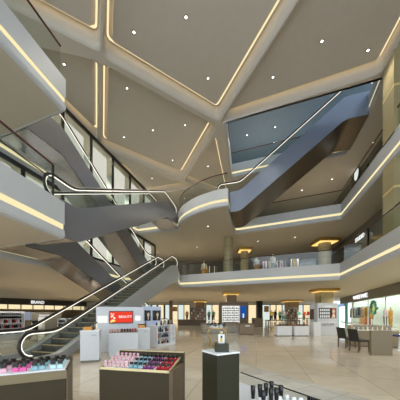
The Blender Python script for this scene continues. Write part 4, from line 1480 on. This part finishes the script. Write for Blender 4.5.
# ------------------------------------------------ second storey goods behind the far railing
mannequin('mannequin in white cape and amber skirt behind the far second storey railing', xd(256.5, 22.6), 22.6, T2, 0, 'white', 'amber', 1.95, True)
mannequin('mannequin in white behind the far second storey railing, right of the caped one', xd(273, 22.0), 22.0, T2, 0.2, 'white', 'greyc', 2.05, True)
mannequin('mannequin in cream behind the far second storey railing near the round column', xd(204, 24.5), 24.5, T2, -0.2, 'cream', 'amber', 1.95, True)
for i, (px0, px1, d, cols, where) in enumerate(((262, 271, 23.6, ('pink', 'greyc', 'white', 'brownD', 'greyc', 'cream'), 'second storey rack left of white mannequin'), (276, 286, 23.2, ('greyc', 'black', 'cream', 'greyc', 'pink', 'black', 'greyc'), 'second storey rack right of the white mannequin'), (288, 299, 22.6, ('black', 'cream', 'greyc', 'yellow', 'greyc', 'white'), 'second storey rack next to the corner column'), (206, 218, 26, ('amber', 'cream', 'brownD', 'cream', 'greyc'), 'second storey rack left of the round column'))):
    rack('clothes rack behind the far railing, the %s' % where, xd(px0, d), d, T2, 0, xd(px1, d) - xd(px0, d), cols, 1.75, 'the ' + where, 1.1)
for px0, px1, d, lab in ((300, 316, 22.5, 'grey glazed stall on the second storey left of the corner column'), (344, 362, 17.6, 'grey glazed stall on the right second storey gallery')):
    a, L, g = plane_at(px0, d, px1, d - 0.6)
    t = thing('stall', lab, 'stall', (a.x, a.y, T2), g)
    box('body', 'greyc', 0, L, 0, 0.5, 0, 0.9, t, 0.01)
    box('glass_box', 'shopglass', 0, L, 0, 0.5, 0.9, 1.5, t)
    box('lid', 'taupe', -0.03, L + 0.03, -0.03, 0.53, 1.5, 1.56, t)
# ================================================================== LIGHT AND CAMERA
w = bpy.data.worlds.new('World')
SC.world = w
w.use_nodes = True
bg = w.node_tree.nodes['Background']
bg.inputs['Color'].default_value = (0.80, 0.90, 1.0, 1)
bg.inputs['Strength'].default_value = 1.7


def spot(loc, e, size=1.9, col=(1, 0.92, 0.80), blend=0.6, parent=None):
    l = bpy.data.lights.new('downlight_or_fill_spot', 'SPOT')
    l.energy = e
    l.spot_size = size
    l.spot_blend = blend
    l.shadow_soft_size = 0.08
    l.color = col
    o = bpy.data.objects.new('downlight_or_fill_spot', l)
    COL.objects.link(o)
    o.location = loc
    if parent is not None:
        o.parent = parent
    return o


dl_proto = None


def downlight(px, py, z, label, e, r=0.075, size=1.9, col=(1, 0.92, 0.80)):
    global dl_proto
    x, y = at(px, py, z)
    if dl_proto is None:
        dl_proto = thing('downlight', label, 'ceiling light', (x, y, z), 0, 'recessed downlights')
        m = MB()
        m.lathe([(1.0, -0.15), (1.35, -0.25), (1.45, -0.12), (1.45, 0.0), (1.0, 0.0)], 20)
        t = m.build('trim_ring', 'dark', dl_proto)
        t.scale = (r, r, 0.12)
        d = MB().lathe([(1.0, -0.02), (1.0, -0.001)], 20).build('lamp_disc', 'led', dl_proto)
        d.scale = (r, r, 1)
        o = dl_proto
    else:
        o = dup(dl_proto, (x, y, z), 0, label, 'recessed downlights')
        for c in o.children:
            c.scale = (r, r, c.scale[2])
    if e:
        spot((x, y, z - 0.06), e, size, col)
    return o


P = ZP
E1 = 230
for px, py, z, lab, e, r in (
    (134, 32, P, 'recessed downlight in the largest ceiling panel, left corner', E1, .06),
    (186, 17, P, 'recessed downlight in the largest ceiling panel, near top middle', E1, .06),
    (208, 78, P, 'recessed downlight in the largest ceiling panel, near its far point', E1, .06),
    (273, 77, P, 'recessed downlight in the right ceiling panel, leftmost', E1, .06),
    (322, 41, P, 'recessed downlight in the right ceiling panel, middle one', E1, .06),
    (368, 50, P, 'recessed downlight in the right ceiling panel, rightmost', E1, .06),
    (127, 88, P, 'recessed downlight in the middle ceiling panel, nearest', E1, .055),
    (124, 137, P, 'recessed downlight in the middle ceiling panel, leftmost', E1, .055),
    (153, 130, P, 'recessed downlight in the middle ceiling panel, centre', E1, .055),
    (185, 125, P, 'recessed downlight in the middle ceiling panel, rightmost', E1, .055),
    (172.6, 160, P, 'recessed downlight in the middle ceiling panel, farthest', E1, .055),
    (152, 178, P, 'recessed downlight in the small triangular far ceiling panel', 500, .055),
    (208, 166, P, 'recessed downlight in the ceiling panel above the curved landing', 500, .055),
    (64, 64, P, 'recessed downlight in the ceiling panel at left beside the upper balcony', 400, .06),
    (247, 135, 18.6, 'recessed downlight in the blue-tinted fourth storey ceiling, left one', 600, .07),
    (275, 127, 18.6, 'recessed downlight in the blue-tinted fourth storey ceiling, right one', 600, .07),
    (158, 252, 8.8, 'recessed downlight in the soffit under the curved landing, left one', 260, .07),
    (197, 247, 8.8, 'recessed downlight in the soffit under the curved landing, right one', 260, .07),
    (258, 241, 8.8, 'recessed downlight in the far soffit right of the gold capital', 220, .07),
    (295, 237, 8.8, 'recessed downlight in the far soffit left of the corner column', 220, .07),
    (208, 226, 8.8, 'recessed downlight in the soffit of the curved landing near its edge', 260, .07),
    (332, 179, 13.8, 'recessed downlight in the brown soffit under the wide escalator end', 400, .07),
    (302, 190, 13.8, 'recessed downlight in the soffit behind the wide escalator', 300, .07),
):
    downlight(px, py, z, lab, e, r)

# unseen spots added to brighten the ground storey and the galleries
for x, y, e in [(-16, 20, 300), (-16, 28, 300), (-22, 36, 400), (-14, 36, 400), (-6, 28, 350), (-6, 36, 400), (2, 28, 350), (2, 36, 400), (2, 45, 400), (-8, 45, 400), (-17, 45, 400), (10, 26, 350), (10, 36, 400), (10, 45, 400), (17, 30, 350), (15, 22, 300), (12.5, 14, 250), (-10, 14, 250), (-12, 20, 250), (-8, 6, 200), (-8, 2.5, 150), (9.5, 8, 200), (18, 40, 400)]:
    spot((x, y, 3.97), e * 1.7, 2.5)
for x, y, z, e in [(12, 20, 8.7, 150), (2, 26, 8.7, 200), (9, 26, 8.7, 200), (-3, 26, 8.7, 200), (10.0, 14, 8.7, 90), (11.0, 13, 13.7, 60), (11.5, 16, 13.7, 100)]:
    spot((x, y, z), e * 0.6, 2.4)

for z, e in ((8.7, 130), (13.7, 130)):  # unseen spots added to brighten the shops behind the left windows
    for a, b in zip(wl, wl[1:]):
        spot(((a[0] + b[0]) / 2 - 0.75, (a[1] + b[1]) / 2 + 0.2, z), e, 2.6, (1, 0.95, 0.86))

cam = bpy.data.cameras.new('Camera')
cam.sensor_width = 36
cam.lens = 36 * F / 400
cam.shift_y = (HZ - 200) / 400
cam.clip_end = 300
co = bpy.data.objects.new('Camera', cam)
COL.objects.link(co)
co.location = (0, 0, EYE)
co.rotation_euler = (PI / 2, 0, 0)
SC.camera = co
vs = SC.view_settings
vs.view_transform = 'Standard'
vs.look = 'None'
vs.gamma = 1
vs.exposure = 0.75
vs.use_curve_mapping = False
SC.cycles.max_bounces = 8
SC.cycles.transparent_max_bounces = 24
SC.cycles.sample_clamp_indirect = 6
SC.cycles.caustics_reflective = False
SC.cycles.caustics_refractive = False
